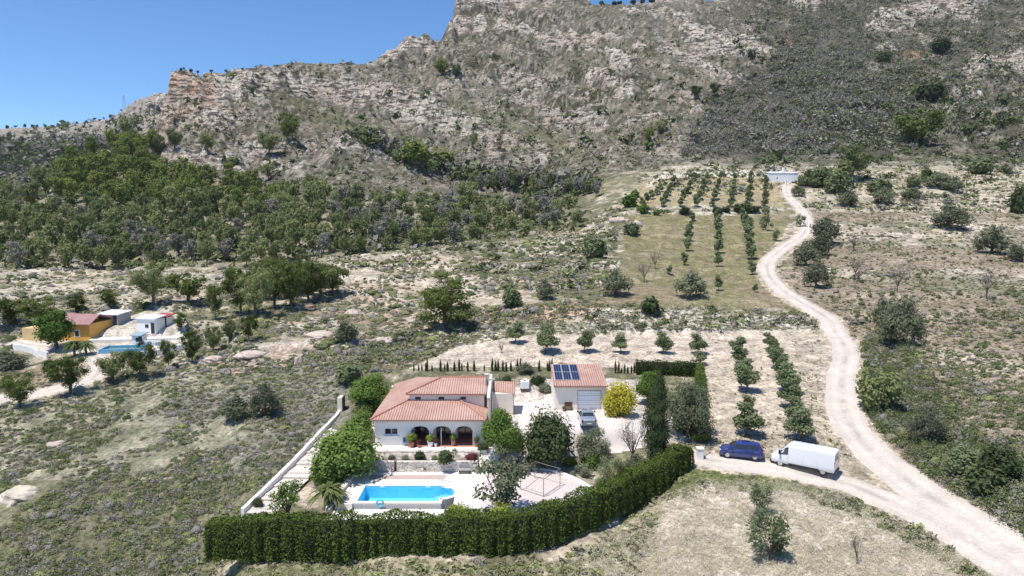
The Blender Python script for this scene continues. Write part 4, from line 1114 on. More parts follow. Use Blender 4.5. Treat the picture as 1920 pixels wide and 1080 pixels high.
# bare trees
BARE = [(1605, 520, 22, 40, 'bare thin tree above the dry slope right of the road'), (1683, 548, 30, 56, 'tall bare purple tree on the dry slope'), (1610, 528, 26, 34, 'small bare tree left of the purple one'), (1850, 560, 36, 60, 'bare leaning tree at the right slope'), (1208, 530, 26, 44, 'bare tree left part of the middle field'), (1228, 505, 20, 40, 'bare sapling in the middle field'), (1600, 470, 20, 36, 'bare sapling beside the upper carobs'), (1718, 400, 16, 34, 'bare sapling high on the right slope'), (1606, 1060, 22, 70, 'bare sapling in the near dry field'), (940, 662, 12, 22, 'bare stake-like sapling left of the young fruit trees')]
for px, py, w_, h, lb in BARE:
    plant('bare_tree', 'bare', 'twig', px, py, w_ * 1.5, h, lb, 'tree', None, 'near')
# near field shrubs
plant('olive_shrub', 'wild', 'fruit', 1443, 1050, 90, 94, 'feathery green young olive in the near dry field', 'tree', None, 'near', seed=1)
plant('olive_shrub', 'wild', 'fruit', 1424, 966, 48, 58, 'slim green sapling behind the feathery young olive', 'tree', None, 'near', seed=2)
# ------------------------------------------------------------------ built things: helper that collects faces
class MB:
    def __init__(s): s.v = []; s.f = []
    def add(s, V, Fs):
        o = len(s.v); s.v += [tuple(map(float, p)) for p in V]; s.f += [tuple(i + o for i in f) for f in Fs]; return s
    def box(s, x0, x1, y0, y1, z0, z1, skip=()):
        V = [(x, y, z) for z in (z0, z1) for x, y in ((x0, y0), (x1, y0), (x1, y1), (x0, y1))]
        Fs = dict(bottom=(3, 2, 1, 0), top=(4, 5, 6, 7), front=(0, 1, 5, 4), right=(1, 2, 6, 5), back=(2, 3, 7, 6), left=(3, 0, 4, 7))
        return s.add(V, [f for k, f in Fs.items() if k not in skip])
    def obox(s, c, d, L, wd, z0, z1):
        """box centred c (x,y), along unit d"""
        d = np.array(d, float); d /= np.linalg.norm(d); n = np.array([-d[1], d[0]]); c = np.array(c, float)
        P = [c - d * L / 2 - n * wd / 2, c + d * L / 2 - n * wd / 2, c + d * L / 2 + n * wd / 2, c - d * L / 2 + n * wd / 2]
        V = [(p[0], p[1], z) for z in (z0, z1) for p in P]
        return s.add(V, [(3, 2, 1, 0), (4, 5, 6, 7), (0, 1, 5, 4), (1, 2, 6, 5), (2, 3, 7, 6), (3, 0, 4, 7)])
    def cyl(s, c, r, z0, z1, k=12, r2=None, axis='z'):
        r2 = r if r2 is None else r2; V = []
        for z, q in ((z0, r), (z1, r2)):
            for i in range(k):
                a = 2 * math.pi * i / k; u, v = math.cos(a) * q, math.sin(a) * q
                V.append((c[0] + u, c[1] + v, z) if axis == 'z' else ((c[0] + u, z, c[1] + v) if axis == 'y' else (z, c[0] + u, c[1] + v)))
        Fs = [(i, (i + 1) % k, k + (i + 1) % k, k + i) for i in range(k)] + [tuple(range(k - 1, -1, -1)), tuple(range(k, 2 * k))]
        return s.add(V, Fs)
    def bar(s, a, b, r, k=6):
        V, Fq = tube([a, b], [r, r], k); return s.add(V, [tuple(f) for f in Fq] + [tuple(range(k - 1, -1, -1)), tuple(range(k, 2 * k))])
    def poly(s, pts, th=0.0, up=(0, 0, 1)):
        """a flat slab from a polygon, thickness downwards"""
        n = len(pts)
        if not th: return s.add(pts, [tuple(range(n))])
        lo = [(p[0], p[1], p[2] - th) for p in pts]
        return s.add(list(pts) + lo, [tuple(range(n)), tuple(range(2 * n - 1, n - 1, -1))] + [(i, n + i, n + (i + 1) % n, (i + 1) % n) for i in range(n)])
    def build(s, name, m, parent=None, loc=(0, 0, 0), smooth=False, bevel=0):
        me = bpy.data.meshes.new(name); me.from_pydata(s.v, [], s.f)
        me.materials.append(m)
        if smooth: me.polygons.foreach_set('use_smooth', [True] * len(s.f))
        me.update()
        o = ob(name, me, parent, loc)
        if bevel:
            b = o.modifiers.new('bevel', 'BEVEL'); b.width = bevel; b.segments = 2; b.limit_method = 'ANGLE'
        return o
def thing(name, label, cat, loc=(0, 0, 0), rz=0, group=None, kind=None):
    o = ob(name, None, None, loc); o.rotation_euler = (0, 0, rz); o.empty_display_size = .5
    return tag(o, label, cat, group, kind)

def mat_tiles(name, axis, c1=(.52, .29, .225), c2=(.67, .44, .36)):
    m, t, b = nodes(name)
    tc = N(t, 'ShaderNodeTexCoord')
    wv = N(t, 'ShaderNodeTexWave', Scale=1.15, Distortion=.5, Detail=1.0); wv.bands_direction = axis
    w2 = N(t, 'ShaderNodeTexWave', Scale=.7, Distortion=.6, Detail=1.0); w2.bands_direction = 'Y' if axis == 'X' else 'X'
    n1 = N(t, 'ShaderNodeTexNoise', Scale=2.6, Detail=5.0, Roughness=.75)
    n2 = N(t, 'ShaderNodeTexNoise', Scale=.5, Detail=3.0)
    for n in (wv, w2, n1, n2): t.links.new(tc.outputs['Object'], n.inputs['Vector'])
    mx = N(t, 'ShaderNodeMix', data_type='RGBA'); mx.inputs[6].default_value = (*c1, 1); mx.inputs[7].default_value = (*c2, 1)
    ad = N(t, 'ShaderNodeMath', operation='ADD'); t.links.new(n1.outputs['Fac'], ad.inputs[0]); t.links.new(n2.outputs['Fac'], ad.inputs[1])
    mr = N(t, 'ShaderNodeMapRange'); mr.inputs[1].default_value = .75; mr.inputs[2].default_value = 1.25
    t.links.new(ad.outputs[0], mr.inputs[0]); t.links.new(mr.outputs[0], mx.inputs[0])
    # channel tiles: base colour slightly darker in the troughs
    md = N(t, 'ShaderNodeMix', data_type='RGBA'); md.blend_type = 'MULTIPLY'; md.inputs[0].default_value = .25
    t.links.new(mx.outputs[2], md.inputs[6]); t.links.new(wv.outputs['Color'], md.inputs[7])
    mm = N(t, 'ShaderNodeMix', data_type='RGBA'); mm.inputs[0].default_value = .5
    t.links.new(mx.outputs[2], mm.inputs[6]); t.links.new(md.outputs[2], mm.inputs[7])
    t.links.new(mm.outputs[2], b.inputs['Base Color'])
    b.inputs['Roughness'].default_value = .85
    bp = N(t, 'ShaderNodeBump', Strength=1.0, Distance=.12); t.links.new(wv.outputs['Fac'], bp.inputs['Height'])
    b2 = N(t, 'ShaderNodeBump', Strength=.5, Distance=.04); t.links.new(w2.outputs['Fac'], b2.inputs['Height']); t.links.new(bp.outputs[0], b2.inputs['Normal'])
    t.links.new(b2.outputs[0], b.inputs['Normal'])
    return m
TX = mat_tiles('roof_tiles_front', 'X'); TY = mat_tiles('roof_tiles_side', 'Y')
TX2 = mat_tiles('farm_roof_tiles', 'X', (.44, .23, .22), (.55, .33, .31))
M_WALL = mk('cream_render', (.88, .84, .81), .85, .05, 1.2, .05)
M_WALLB = mk('beige_render', (.78, .70, .60), .85, .06, 1.2)
M_WHITE = mk('white_paint', (.90, .89, .88), .6, .03, 1.5)
M_DARK = mk('dark_interior', (.035, .028, .026), .6, .3, 2)
M_GLASS = mk('window_glass', (.03, .035, .04), .08, .2, 2, spec=.8)
M_WOOD = mk('brown_wood', (.13, .065, .035), .6, .3, 6)
M_DECK = mk('pale_deck', (.80, .75, .69), .8, .05, 1.5, .05)
M_COPE = mk('white_coping', (.83, .80, .76), .6, .03, 2)
M_TERR = mk('terracotta', (.46, .20, .14), .7, .2, 5)
M_BRICK = mk('pale_brick', (.93, .85, .79), .9, .2, 8, .3)
M_SOILB = mk('flowerbed_soil', (.17, .12, .085), .95, .3, 4, .3)
M_METAL = mk('grey_metal', (.45, .46, .47), .4, .1, 5, metal=.8)
M_STEEL = mk('polished_steel', (.75, .76, .77), .25, .03, 5, metal=.9)
M_BLACK = mk('black_plastic', (.025, .025, .027), .5, .2, 5)
M_RUBBER = mk('tyre_rubber', (.022, .022, .023), .8, .2, 9)
M_CHROME = mk('alloy_rim', (.55, .56, .58), .35, .05, 9, metal=.6)
M_PATH = mk('path_concrete', (.60, .54, .49), .9, .1, 1.0, .2)
M_GREYD = mk('grey_frame_shade', (.30, .31, .33), .6, .05, 3)
M_GRAVEL = mk('patio_gravel', (.58, .51, .49), .95, .22, 6, .5)

def mat_stone(name, c1, c2, scale=2.4):
    m, t, b = nodes(name)
    tc = N(t, 'ShaderNodeTexCoord'); mp = N(t, 'ShaderNodeMapping'); mp.inputs['Scale'].default_value = (1, 1, 1.5)
    vo = N(t, 'ShaderNodeTexVoronoi', Scale=scale); ve = N(t, 'ShaderNodeTexVoronoi', Scale=scale); ve.feature = 'DISTANCE_TO_EDGE'
    t.links.new(tc.outputs['Object'], mp.inputs[0])
    for n in (vo, ve): t.links.new(mp.outputs[0], n.inputs['Vector'])
    mx = N(t, 'ShaderNodeMix', data_type='RGBA'); mx.inputs[6].default_value = (*c1, 1); mx.inputs[7].default_value = (*c2, 1)
    sp = N(t, 'ShaderNodeSeparateColor'); t.links.new(vo.outputs['Color'], sp.inputs[0]); t.links.new(sp.outputs[0], mx.inputs[0])
    mr = N(t, 'ShaderNodeMapRange'); mr.inputs[2].default_value = .10; mr.inputs[3].default_value = .45
    t.links.new(ve.outputs['Distance'], mr.inputs[0])
    sc = N(t, 'ShaderNodeVectorMath', operation='SCALE'); t.links.new(mx.outputs[2], sc.inputs[0]); t.links.new(mr.outputs[0], sc.inputs['Scale'])
    t.links.new(sc.outputs[0], b.inputs['Base Color']); b.inputs['Roughness'].default_value = .9
    bp = N(t, 'ShaderNodeBump', Strength=.8, Distance=.06); t.links.new(mr.outputs[0], bp.inputs['Height']); t.links.new(bp.outputs[0], b.inputs['Normal'])
    return m
M_STONE = mat_stone('dry_stone', (.62, .55, .47), (.84, .78, .70))

# ------------------------------------------------------------------ tracks
def mat_track():
    m, t, b = nodes('dusty_track')
    at = N(t, 'ShaderNodeAttribute', attribute_name='tint'); ge = N(t, 'ShaderNodeNewGeometry')
    n1 = N(t, 'ShaderNodeTexNoise', Scale=3.0, Detail=7.0, Roughness=.72); n2 = N(t, 'ShaderNodeTexNoise', Scale=.35, Detail=4.0)
    for n in (n1, n2): t.links.new(ge.outputs['Position'], n.inputs['Vector'])
    mr = N(t, 'ShaderNodeMapRange'); mr.inputs[1].default_value = .35; mr.inputs[2].default_value = .65; mr.inputs[3].default_value = .84; mr.inputs[4].default_value = 1.1
    t.links.new(n1.outputs['Fac'], mr.inputs[0])
    mr2 = N(t, 'ShaderNodeMapRange'); mr2.inputs[1].default_value = .35; mr2.inputs[2].default_value = .65; mr2.inputs[3].default_value = .9; mr2.inputs[4].default_value = 1.05
    t.links.new(n2.outputs['Fac'], mr2.inputs[0])
    mu = N(t, 'ShaderNodeMath', operation='MULTIPLY'); t.links.new(mr.outputs[0], mu.inputs[0]); t.links.new(mr2.outputs[0], mu.inputs[1])
    sc = N(t, 'ShaderNodeVectorMath', operation='SCALE'); t.links.new(at.outputs['Color'], sc.inputs[0]); t.links.new(mu.outputs[0], sc.inputs['Scale'])
    t.links.new(sc.outputs[0], b.inputs['Base Color']); b.inputs['Roughness'].default_value = .95; b.inputs['Specular IOR Level'].default_value = .1
    bp = N(t, 'ShaderNodeBump', Strength=.5, Distance=.08); t.links.new(n1.outputs['Fac'], bp.inputs['Height']); t.links.new(bp.outputs[0], b.inputs['Normal'])
    return m
M_TRACK = mat_track()
def ribbon(key, name, off, cut=0):
    L = ROADS[key]['line']; L = L[cut:]
    w_ = ROADS[key]['w']; K = 13
    d = np.gradient(L, axis=0); d /= np.linalg.norm(d, axis=1, keepdims=True) + 1e-9
    n = np.stack([-d[:, 1], d[:, 0]], 1)
    s = np.arange(len(L))
    tp = (1.0 - .22 * s / len(s)) if key == 'main' else 1.0 + 0 * s
    ra = tp + .16 * (fbm(s / 4.0, s * 0 + 3, 3, 61) - .5) * 2; rb = tp + .16 * (fbm(s / 4.0, s * 0 + 9, 3, 62) - .5) * 2
    u = np.linspace(-1, 1, K)
    off_ = np.where(u[None, :] < 0, u[None, :] * ra[:, None], u[None, :] * rb[:, None]) * w_ / 2
    X = L[:, None, 0] + n[:, None, 0] * off_; Yy = L[:, None, 1] + n[:, None, 1] * off_
    Z = ground(X, Yy) + off - .10 * np.abs(u[None, :]) ** 8
    rut = np.exp(-((np.abs(u) - .42) / .16) ** 2)[None, :]
    mid = np.exp(-(u / .16) ** 2)[None, :]
    nn = fbm(X / 2, Yy / 2, 3, 71)
    c = np.array((.57, .505, .445))[None, None, :] * (1 + .12 * rut - .24 * mid * sstep(.45, .6, nn) - .13 * (np.abs(u)[None, :] > .85) * sstep(.42, .55, nn))[..., None]
    V = np.stack([X, Yy, Z], -1).reshape(-1, 3)
    i = np.arange(V.shape[0]).reshape(X.shape)
    Fq = np.stack([i[:-1, :-1], i[1:, :-1], i[1:, 1:], i[:-1, 1:]], -1).reshape(-1, 4)
    o = ob(name, np_mesh(name, V, Fq[:, ::-1], [M_TRACK], smooth=True, col=np.clip(c.reshape(-1, 3), 0, .85)))
    tag(o, kind='structure'); return o
ribbon('main', 'dirt_road', .075); ribbon('drive', 'driveway', .060); ribbon('farm', 'farm_track', .06)

# ------------------------------------------------------------------ the villa
vl = thing('villa', 'cream villa with red tiled roofs and three dark arches above the pool', 'house', (HX0, FY, 1.7))
WD = 11.65
ARCH = [(3.9, 5.82), (6.27, 8.19), (8.63, 10.5)]
a = MB()
def front_wall(a, y0, y1, z0, z1, holes, zs=1.62, zt=2.12):
    xs = [0.0]
    prev = 0.0
    for hx0, hx1 in holes:
        a.box(prev, hx0, y0, y1, z0, z1)
        k = 10
        for i in range(k):
            xa = hx0 + (hx1 - hx0) * i / k; xb = hx0 + (hx1 - hx0) * (i + 1) / k
            f = lambda x: zs + (zt - zs) * math.sqrt(max(0, 1 - ((x - (hx0 + hx1) / 2) / ((hx1 - hx0) / 2)) ** 2))
            za, zb = f(xa), f(xb)
            V = [(xa, y0, za), (xb, y0, zb), (xb, y0, z1), (xa, y0, z1), (xa, y1, za), (xb, y1, zb), (xb, y1, z1), (xa, y1, z1)]
            a.add(V, [(0, 1, 2, 3), (5, 4, 7, 6), (4, 5, 1, 0), (3, 2, 6, 7)])
        prev = hx1
    a.box(prev, WD, y0, y1, z0, z1)
# front wall with a window opening on the left
a.box(0, 1.08, 0, .28, -.3, 2.78); a.box(1.08, 2.42, 0, .28, -.3, 1.24); a.box(1.08, 2.42, 0, .28, 1.86, 2.78)
b_ = MB(); front_wall(b_, 0, .28, -.3, 2.6, [(h0, h1) for h0, h1 in ARCH])
# keep only x > 2.42 pieces of the arch wall
a2 = MB(); a2.box(2.42, ARCH[0][0], 0, .28, -.3, 2.78)
tmp = MB(); front_wall(tmp, 0, .28, -.3, 2.78, ARCH)
a.v += a2.v and []  # no-op
a.add(a2.v, a2.f)
nv = [(v) for v in tmp.v]; keep = [f for f in tmp.f if min(tmp.v[i][0] for i in f) >= ARCH[0][0] - 1e-6]
a.add(nv, keep)
a.box(0, .28, .28, 15.2, -.3, 2.78); a.box(WD - .28, WD, .28, 11.4, -.3, 2.78)
a.box(.28, WD - .28, 14.9, 15.2, -.3, 2.78) if False else None
a.box(.28, WD - .28, 2.3, 2.55, -.3, 2.78)                  # back wall of the porch
a.box(.28, 3.1, 15.0, 15.2, -.3, 2.78)
a.build('wall', M_WALL, vl)
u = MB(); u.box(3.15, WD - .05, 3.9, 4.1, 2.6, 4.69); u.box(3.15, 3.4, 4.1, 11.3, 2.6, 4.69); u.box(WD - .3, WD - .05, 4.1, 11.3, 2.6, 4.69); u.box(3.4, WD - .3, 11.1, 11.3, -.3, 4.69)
u.build('upper_wall', mk('pink_render', (.86, .76, .68), .85, .05, 1.2), vl)  # one even pinkish render on all sides of the upper block
c = MB(); c.box(-.22, WD + .2, -.28, -.02, 2.60, 2.88); c.box(-.22, -.02, -.02, 15.4, 2.60, 2.88); c.build('cornice', mk('cornice_render', (.86, .79, .72), .8, .05, 2), vl)
# roofs
E, T = 2.98, 3.98
xl, xr = -.42, WD + .38
rf = MB(); rf.poly([(xl, -.5, E), (xr, -.5, E), (8.8, 3.9, T), (3.15, 3.9, T)], .12); fr = rf.build('roof', TX, vl)
rl = MB(); rl.poly([(xl, -.5, E + .002), (3.15, 3.898, T), (3.15, 11.5, T), (2.6, 15.5, T - .1), (xl, 15.5, E)], .12)
rl.poly([(8.8, 3.898, T), (xr, -.5, E + .002), (xr, 4.4, E)], .10); rl.build('roof', TY, vl)
ro = MB(); ro.poly([(2.85, 3.62, 4.74), (WD + .2, 3.62, 4.74), (WD + .05, 7.7, 5.68), (6.5, 7.7, 5.68)], .12); ro.poly([(6.5, 7.72, 5.68), (WD + .05, 7.72, 5.68), (WD + .2, 11.7, 4.74), (2.85, 11.7, 4.74)], .12); ro.build('upper_roof', TX, vl)
rs = MB(); rs.poly([(2.85, 3.62, 4.742), (6.5, 7.7, 5.68), (6.5, 7.72, 5.68), (2.85, 11.7, 4.742)], .12); rs.build('upper_roof', TY, vl)
rd = MB()
for p, q in [((xl, -.5, E + .05), (3.15, 3.9, T + .05)), ((xr, -.5, E + .05), (8.8, 3.9, T + .05)), ((2.85, 3.62, 4.79), (6.5, 7.7, 5.74)), ((6.5, 7.71, 5.74), (WD, 7.71, 5.74))]: rd.bar(p, q, .09, 6)
rd.build('ridge_tiles', M_TERR, vl)
ev = MB(); ev.box(xl, xr, -.62, -.5, E - .12, E - .03); ev.box(2.85, WD + .2, 3.5, 3.62, 4.60, 4.70); ev.build('gutter', mk('gutter_copper', (.30, .15, .12), .5, .1, 4), vl)
# side parapet, chimney
pw = MB(); pw.box(WD + .42, WD + .62, 1.6, 11.6, -.3, 4.75); pw.poly([(WD + .36, 1.55, 4.86), (WD + .66, 1.55, 4.86), (WD + .66, 11.7, 5.1), (WD + .36, 11.7, 5.1)], .12); pw.build('side_parapet', M_WALLB, vl)
dp = MB(); dp.bar((WD + .30, 1.9, 0), (WD + .30, 1.9, 2.7), .06); dp.bar((WD + .25, 3.8, 2.7), (WD + .25, 3.8, 4.4), .06); dp.build('drainpipe', M_WOOD, vl)  # brown pipes double as the dark shadow strip beside the parapet
ch = MB(); ch.box(WD - .15, WD + .35, 8.6, 9.1, 4.4, 5.75); ch.box(WD - .2, WD + .4, 8.55, 9.15, 5.75, 5.83); ch.build('chimney', M_WALLB, vl)
# windows
wf = MB(); wf.box(1.02, 2.48, -.03, 0.0, 1.86, 1.92); wf.box(1.02, 1.08, -.03, .0, 1.24, 1.86); wf.box(2.42, 2.48, -.03, 0, 1.24, 1.86)
win = wf.build('window', M_WHITE, vl)
g = MB(); g.box(1.08, 2.42, .15, .17, 1.24, 1.86); g.build('pane', M_GLASS, win)
g = MB(); g.box(1.72, 1.77, .12, .15, 1.24, 1.86); g.build('frame', M_WHITE, win)
g = MB(); g.box(.9, 2.6, -.14, -.0, .98, 1.08); g.build('sill', M_WHITE, win)
for x in (3.75 + .4, 6.28 + .5, 8.9 + .35):
    g = MB(); g.box(x - .37, x + .37, 3.87, 3.897, 4.02, 4.50); w_ = g.build('window', M_WALL, vl)
    g = MB(); g.box(x - .32, x + .32, 3.85, 3.869, 4.02, 4.32); g.build('pane', M_DARK, w_)
# porch: floor, step, doors with glass panes
pf = MB(); pf.box(.3, WD - .3, .28, 2.3, -.3, .06); pf.build('porch_floor', M_TERR, vl)
ps = MB(); ps.box(3.6, WD, -.55, -.002, -.3, -.02); ps.build('porch_step', mk('terracotta_step', (.52, .27, .20), .7, .15, 5), vl)
for k, (h0, h1) in enumerate(ARCH):
    g = MB(); g.box(h0 + .1, h1 - .1, 2.24, 2.298, .06, 2.05); d = g.build('door', M_WOOD, vl)
    g = MB(); g.box(h0 + .22, (h0 + h1) / 2 - .06, 2.21, 2.238, .3, 1.95); g.box((h0 + h1) / 2 + .06, h1 - .22, 2.21, 2.238, .3, 1.95); g.build('pane', M_GLASS, d)
    if k == 1:
        g = MB(); g.box(h0 + .8, h0 + .88, .1, .16, .0, 1.9); g.build('door_frame', M_WHITE, vl)
dl = MB(); dl.poly([(-.35, -1.55, .012), (WD + .4, -1.55, .012), (WD + .4, -.56, .012), (-.35, -.56, .012)], .3); dl.poly([(-.35, -.56, .012), (3.58, -.56, .012), (3.58, -.01, .012), (-.35, -.01, .012)], .3)
tag(dl.build('terrace', M_DECK, None, (HX0, FY, 1.7)), kind='structure')
# pots in front of the arches
POTS = [(p[0], p[1] + 6) + p[2:] for p in [(771, 832, 20, 26, 'lime', 'leafy yellow green pot plant left of the first arch'), (807, 831, 17, 24, 'lime', 'pot plant in a white bowl between first and second arch'), (850, 829, 13, 25, 'lime', 'tall narrow pot plant between second and third arch'), (893, 831, 11, 20, 'fruit', 'small pot plant right of the third arch'), (785, 833, 10, 15, 'red', 'purple pot plant in a brown pot by the first arch'), (817, 831, 9, 15, 'red', 'small purple pot plant beside the white bowl')]]
def pot_plant(x, y, z, w_, h, mat, label, name='pot_plant', potm=None):
    o = thing(name, label, 'pot plant', (x, y, z), 0, 'pot plants on the terrace')
    p = MB(); ph = h * .38; p.cyl((0, 0), w_ * .24, 0, ph, 12, w_ * .34); p.cyl((0, 0), w_ * .38, ph, ph + .04, 12)
    p.build('pot', potm or M_TERR, o)
    cm, tm, _ = crown_mesh('bush', 2, 'mid', mat)
    q = ob('foliage', cm, o, (0, 0, ph)); q.scale = (w_, w_, h - ph)
    return o
for i, (px, py, w_, h, m, lb) in enumerate(POTS):
    x, y = W(px, py, 1.715); s = 74 / F
    pot_plant(x, y, 1.715, w_ * s, h * s, m, lb, potm=M_WHITE if 'white' in lb else None)
x, y = W(760, 836, 1.715)
cr = thing('folding_chair', 'small blue folding chair left of the terrace pot plants', 'chair', (x, y, 1.715), .3)
MB().box(-.2, .2, -.2, .2, .38, .43).build('seat', mk('blue_canvas', (.06, .15, .34), .7, .15, 8), cr)
MB().box(-.2, .2, .2, .24, .43, .85).build('backrest', bpy.data.materials['blue_canvas'], cr)
for sx in (-.18, .18):
    for sy in (-.17, .2): MB().bar((sx, sy, 0), (sx, sy, .4), .018).build('leg', M_METAL, cr)

# annex and low walls round the house
ax = thing('annex', 'small beige lean-to annex between villa and driveway', 'annex', (-2.35, wy(785, 2.2), 1.9))
MB().box(0, 2.5, 0, 3.3, 0, 3.35).build('wall', M_WALLB, ax)
MB().poly([(-.05, -.12, 3.45), (.2, 1.2, 3.72), (2.9, .3, 3.52), (2.95, 3.5, 4.0), (0, 3.5, 4.05)][:0] or [(-.05, .9, 3.50), (2.72, -.15, 3.36), (2.8, 3.5, 3.98), (-.02, 3.5, 4.05)], .1).build('roof', TX, ax)
MB().box(2.52, 2.60, .4, .48, 0, 3.3).build('drainpipe', M_WOOD, ax)
lw = MB(); lw.box(0, 5.2, 0, .25, -.8, 1.35); lw.box(.0, .25, .25, 3, -.8, 1.35)
o = lw.build('garden_wall', M_WALL, None, (W(737, 730, 2.6)[0] , FY + 17.2, 1.9)); tag(o, 'low pale garden wall behind the villa roof left side', 'wall')

# ------------------------------------------------------------------ garage with solar panels, things in the yard
gx0 = W(1040, 768, 3.4)[0]; gx1 = W(1136, 768, 3.4)[0]; gw = gx1 - gx0
ga = thing('garage', 'white garage with red roof and white roller door', 'garage', (gx0, GYF, 3.38))
d0, d1 = (1084 - 1040) / 98 * gw, (1128 - 1040) / 98 * gw
GH = 2.95; GB = 3.95
wl = MB(); wl.box(0, d0, 0, .3, -.6, GH); wl.box(d1, gw, 0, .3, -.6, GH); wl.box(d0, d1, 0, .3, 2.3, GH)
wl.box(0, .2, .3, 6.6, -.6, GH); wl.box(gw - .2, gw, .3, 6.6, -.6, GH); wl.box(.2, gw - .2, 6.4, 6.6, -.6, GB - .05)
wl.add([(0.0, 0, GH), (0.0, 6.6, GH), (0.0, 6.6, GB), (.2, 0, GH), (.2, 6.6, GH), (.2, 6.6, GB)], [(0, 2, 1), (3, 4, 5), (0, 3, 5, 2)])
wl.add([(gw, 0, GH), (gw, 6.6, GH), (gw, 6.6, GB), (gw - .2, 0, GH), (gw - .2, 6.6, GH), (gw - .2, 6.6, GB)], [(0, 1, 2), (3, 5, 4), (0, 2, 5, 3)])
wl.build('wall', mk('garage_cream', (.88, .81, .70), .85, .05, 1.2), ga)
zr = lambda y: GH + .05 + (y + .35) * ((GB - GH) / 6.95)
MB().poly([(-.15, -.35, zr(-.35)), (gw + .15, -.35, zr(-.35)), (gw + .15, 6.9, zr(6.9)), (-.15, 6.9, zr(6.9))], .12).build('roof', TX, ga)
MB().box(-.15, gw + .15, -.46, -.35, GH - .12, GH - .02).build('gutter', bpy.data.materials['gutter_copper'], ga)
dr = MB()
for k in range(8): dr.box(d0 + .02, d1 - .02, .20 - .03 * (k % 2), .24, k * .28, k * .28 + .25)
dr.build('roller_door', mk('door_white', (.86, .90, .97), .45, .02, 3), ga)
MB().box(d0, d1, .26, .28, -.1, 2.3).build('door_backing', M_GREYD, ga)
MB().box(d0 - .06, d0, -.02, .0, 0, 2.36).box(d1, d1 + .06, -.02, .0, 0, 2.36).box(d0, d1, -.02, 0, 2.30, 2.36).build('door_frame', M_GREYD, ga)  # grey trim that also draws the shadow line round the door
M_PV = mk('solar_cell', (.012, .022, .06), .12, .15, 6, spec=.8)
def roofz(y): return zr(y) + .10
for i in range(3):
    for j in range(2):
        x0 = .12 + i * 1.03; y0 = 1.35 + j * 2.62; y1 = y0 + 2.48; x1 = x0 + .97
        fm = MB(); fm.poly([(x0, y0, roofz(y0)), (x1, y0, roofz(y0)), (x1, y1, roofz(y1)), (x0, y1, roofz(y1))], .05)
        f_ = fm.build('solar_panel', mk('panel_frame', (.55, .57, .60), .4, .03, 3, metal=.5) if i + j == 0 else bpy.data.materials['panel_frame'], ga)
        ce = MB(); e = .04
        for q in range(4):
            for p_ in range(3):
                xa = x0 + e + (x1 - x0 - 2 * e) * p_ / 3 + .008; xb = x0 + e + (x1 - x0 - 2 * e) * (p_ + 1) / 3 - .008
                ya = y0 + e + (y1 - y0 - 2 * e) * q / 4 + .008; yb = y0 + e + (y1 - y0 - 2 * e) * (q + 1) / 4 - .008
                ce.poly([(xa, ya, roofz(ya) + .006), (xb, ya, roofz(ya) + .006), (xb, yb, roofz(yb) + .006), (xa, yb, roofz(yb) + .006)])
        ce.build('cells', M_PV, f_)
x, y, tz, _ = pix(984, 729)
ta = thing('water_tank', 'white cube water tank on the yard edge left of the garage', 'tank', (x, y, tz - .03), .1)
MB().box(-.55, .55, -.5, .5, .12, 1.1).build('body', mk('tank_plastic', (.72, .78, .82), .5, .05, 3), ta, bevel=.06)
MB().box(-.6, .6, -.55, .55, 0, .12).build('pallet', M_WOOD, ta)
MB().cyl((0, 0), .12, 1.1, 1.16).build('lid', M_BLACK, ta)
x, y = W(1066, 769, 3.4)
tb = thing('garden_bench', 'small brown wooden bench standing against the garage wall', 'bench', (x, y, 3.37), 0)
MB().box(-.45, .45, -.2, .2, .42, .47).build('seat', M_WOOD, tb)
MB().box(-.45, .45, .2, .24, .47, .95).build('backrest', M_WOOD, tb)
for sx in (-.4, .4): MB().box(sx - .04, sx + .04, -.18, .2, 0, .42).build('leg', M_WOOD, tb)
x, y = W(1057, 771, 3.4); pot_plant(x, y, 3.37, .45, .7, 'fruit', 'little pot plant at the left of the brown bench')
# sloping side wall right of garage
o = MB().add([(0, 0, -.5), (2.9, -.6, -.5), (2.9, -.6, .5), (0, 0, 2.0), (0, .25, -.5), (2.9, -.35, -.5), (2.9, -.35, .5), (0, .25, 2.0)], [(0, 1, 2, 3), (5, 4, 7, 6), (3, 2, 6, 7), (1, 5, 6, 2)]).build('garden_wall', M_WHITE, None, (gx1 + .22, GYF + 3.2, 3.3))
tag(o, 'white sloping wall stub right of the garage', 'wall')
x, y = W(1205, 735, 3.4)
o = MB().box(-.5, .6, -.3, .3, 0, 1.1).box(-.56, .66, -.36, .36, 1.1, 1.2).build('masonry_box', M_WHITE, None, (x, y, 3.3)); tag(o, 'small white masonry cabinet behind the tall cypress', 'cabinet')

# ------------------------------------------------------------------ pool
PX0, PX1 = -14.35, -6.85
PY0_, PY1_ = wy(940, .02), wy(911, 0.02)
pl = thing('swimming_pool', 'blue swimming pool with white coping and rounded step end', 'pool', ((PX0 + PX1) / 2, (PY0_ + PY1_) / 2, 0))
cx, cy = (PX0 + PX1) / 2, (PY0_ + PY1_) / 2
hw, hh = (PX1 - PX0) / 2, (PY1_ - PY0_) / 2
def outline(off, k=14):
    """pool outline, counter-clockwise, with the roman end on the right"""
    rr_ = 1.25 + off; yc = .18
    pts = [(-hw - off, -hh - off), (hw + off, -hh - off)]
    pts += [(hw + off, yc - rr_)] if yc - rr_ > -hh - off else []
    for i in range(k + 1):
        a_ = -math.pi / 2 + math.pi * i / k
        pts.append((hw + off * .0 + .15 + rr_ * math.cos(a_) * 1.0, yc + rr_ * math.sin(a_)))
    pts += [(hw + off, yc + rr_)] if yc + rr_ < hh + off else []
    pts += [(hw + off, hh + off), (-hw - off, hh + off)]
    return pts
inn = outline(0.0); outr = outline(.38)
n = len(inn)
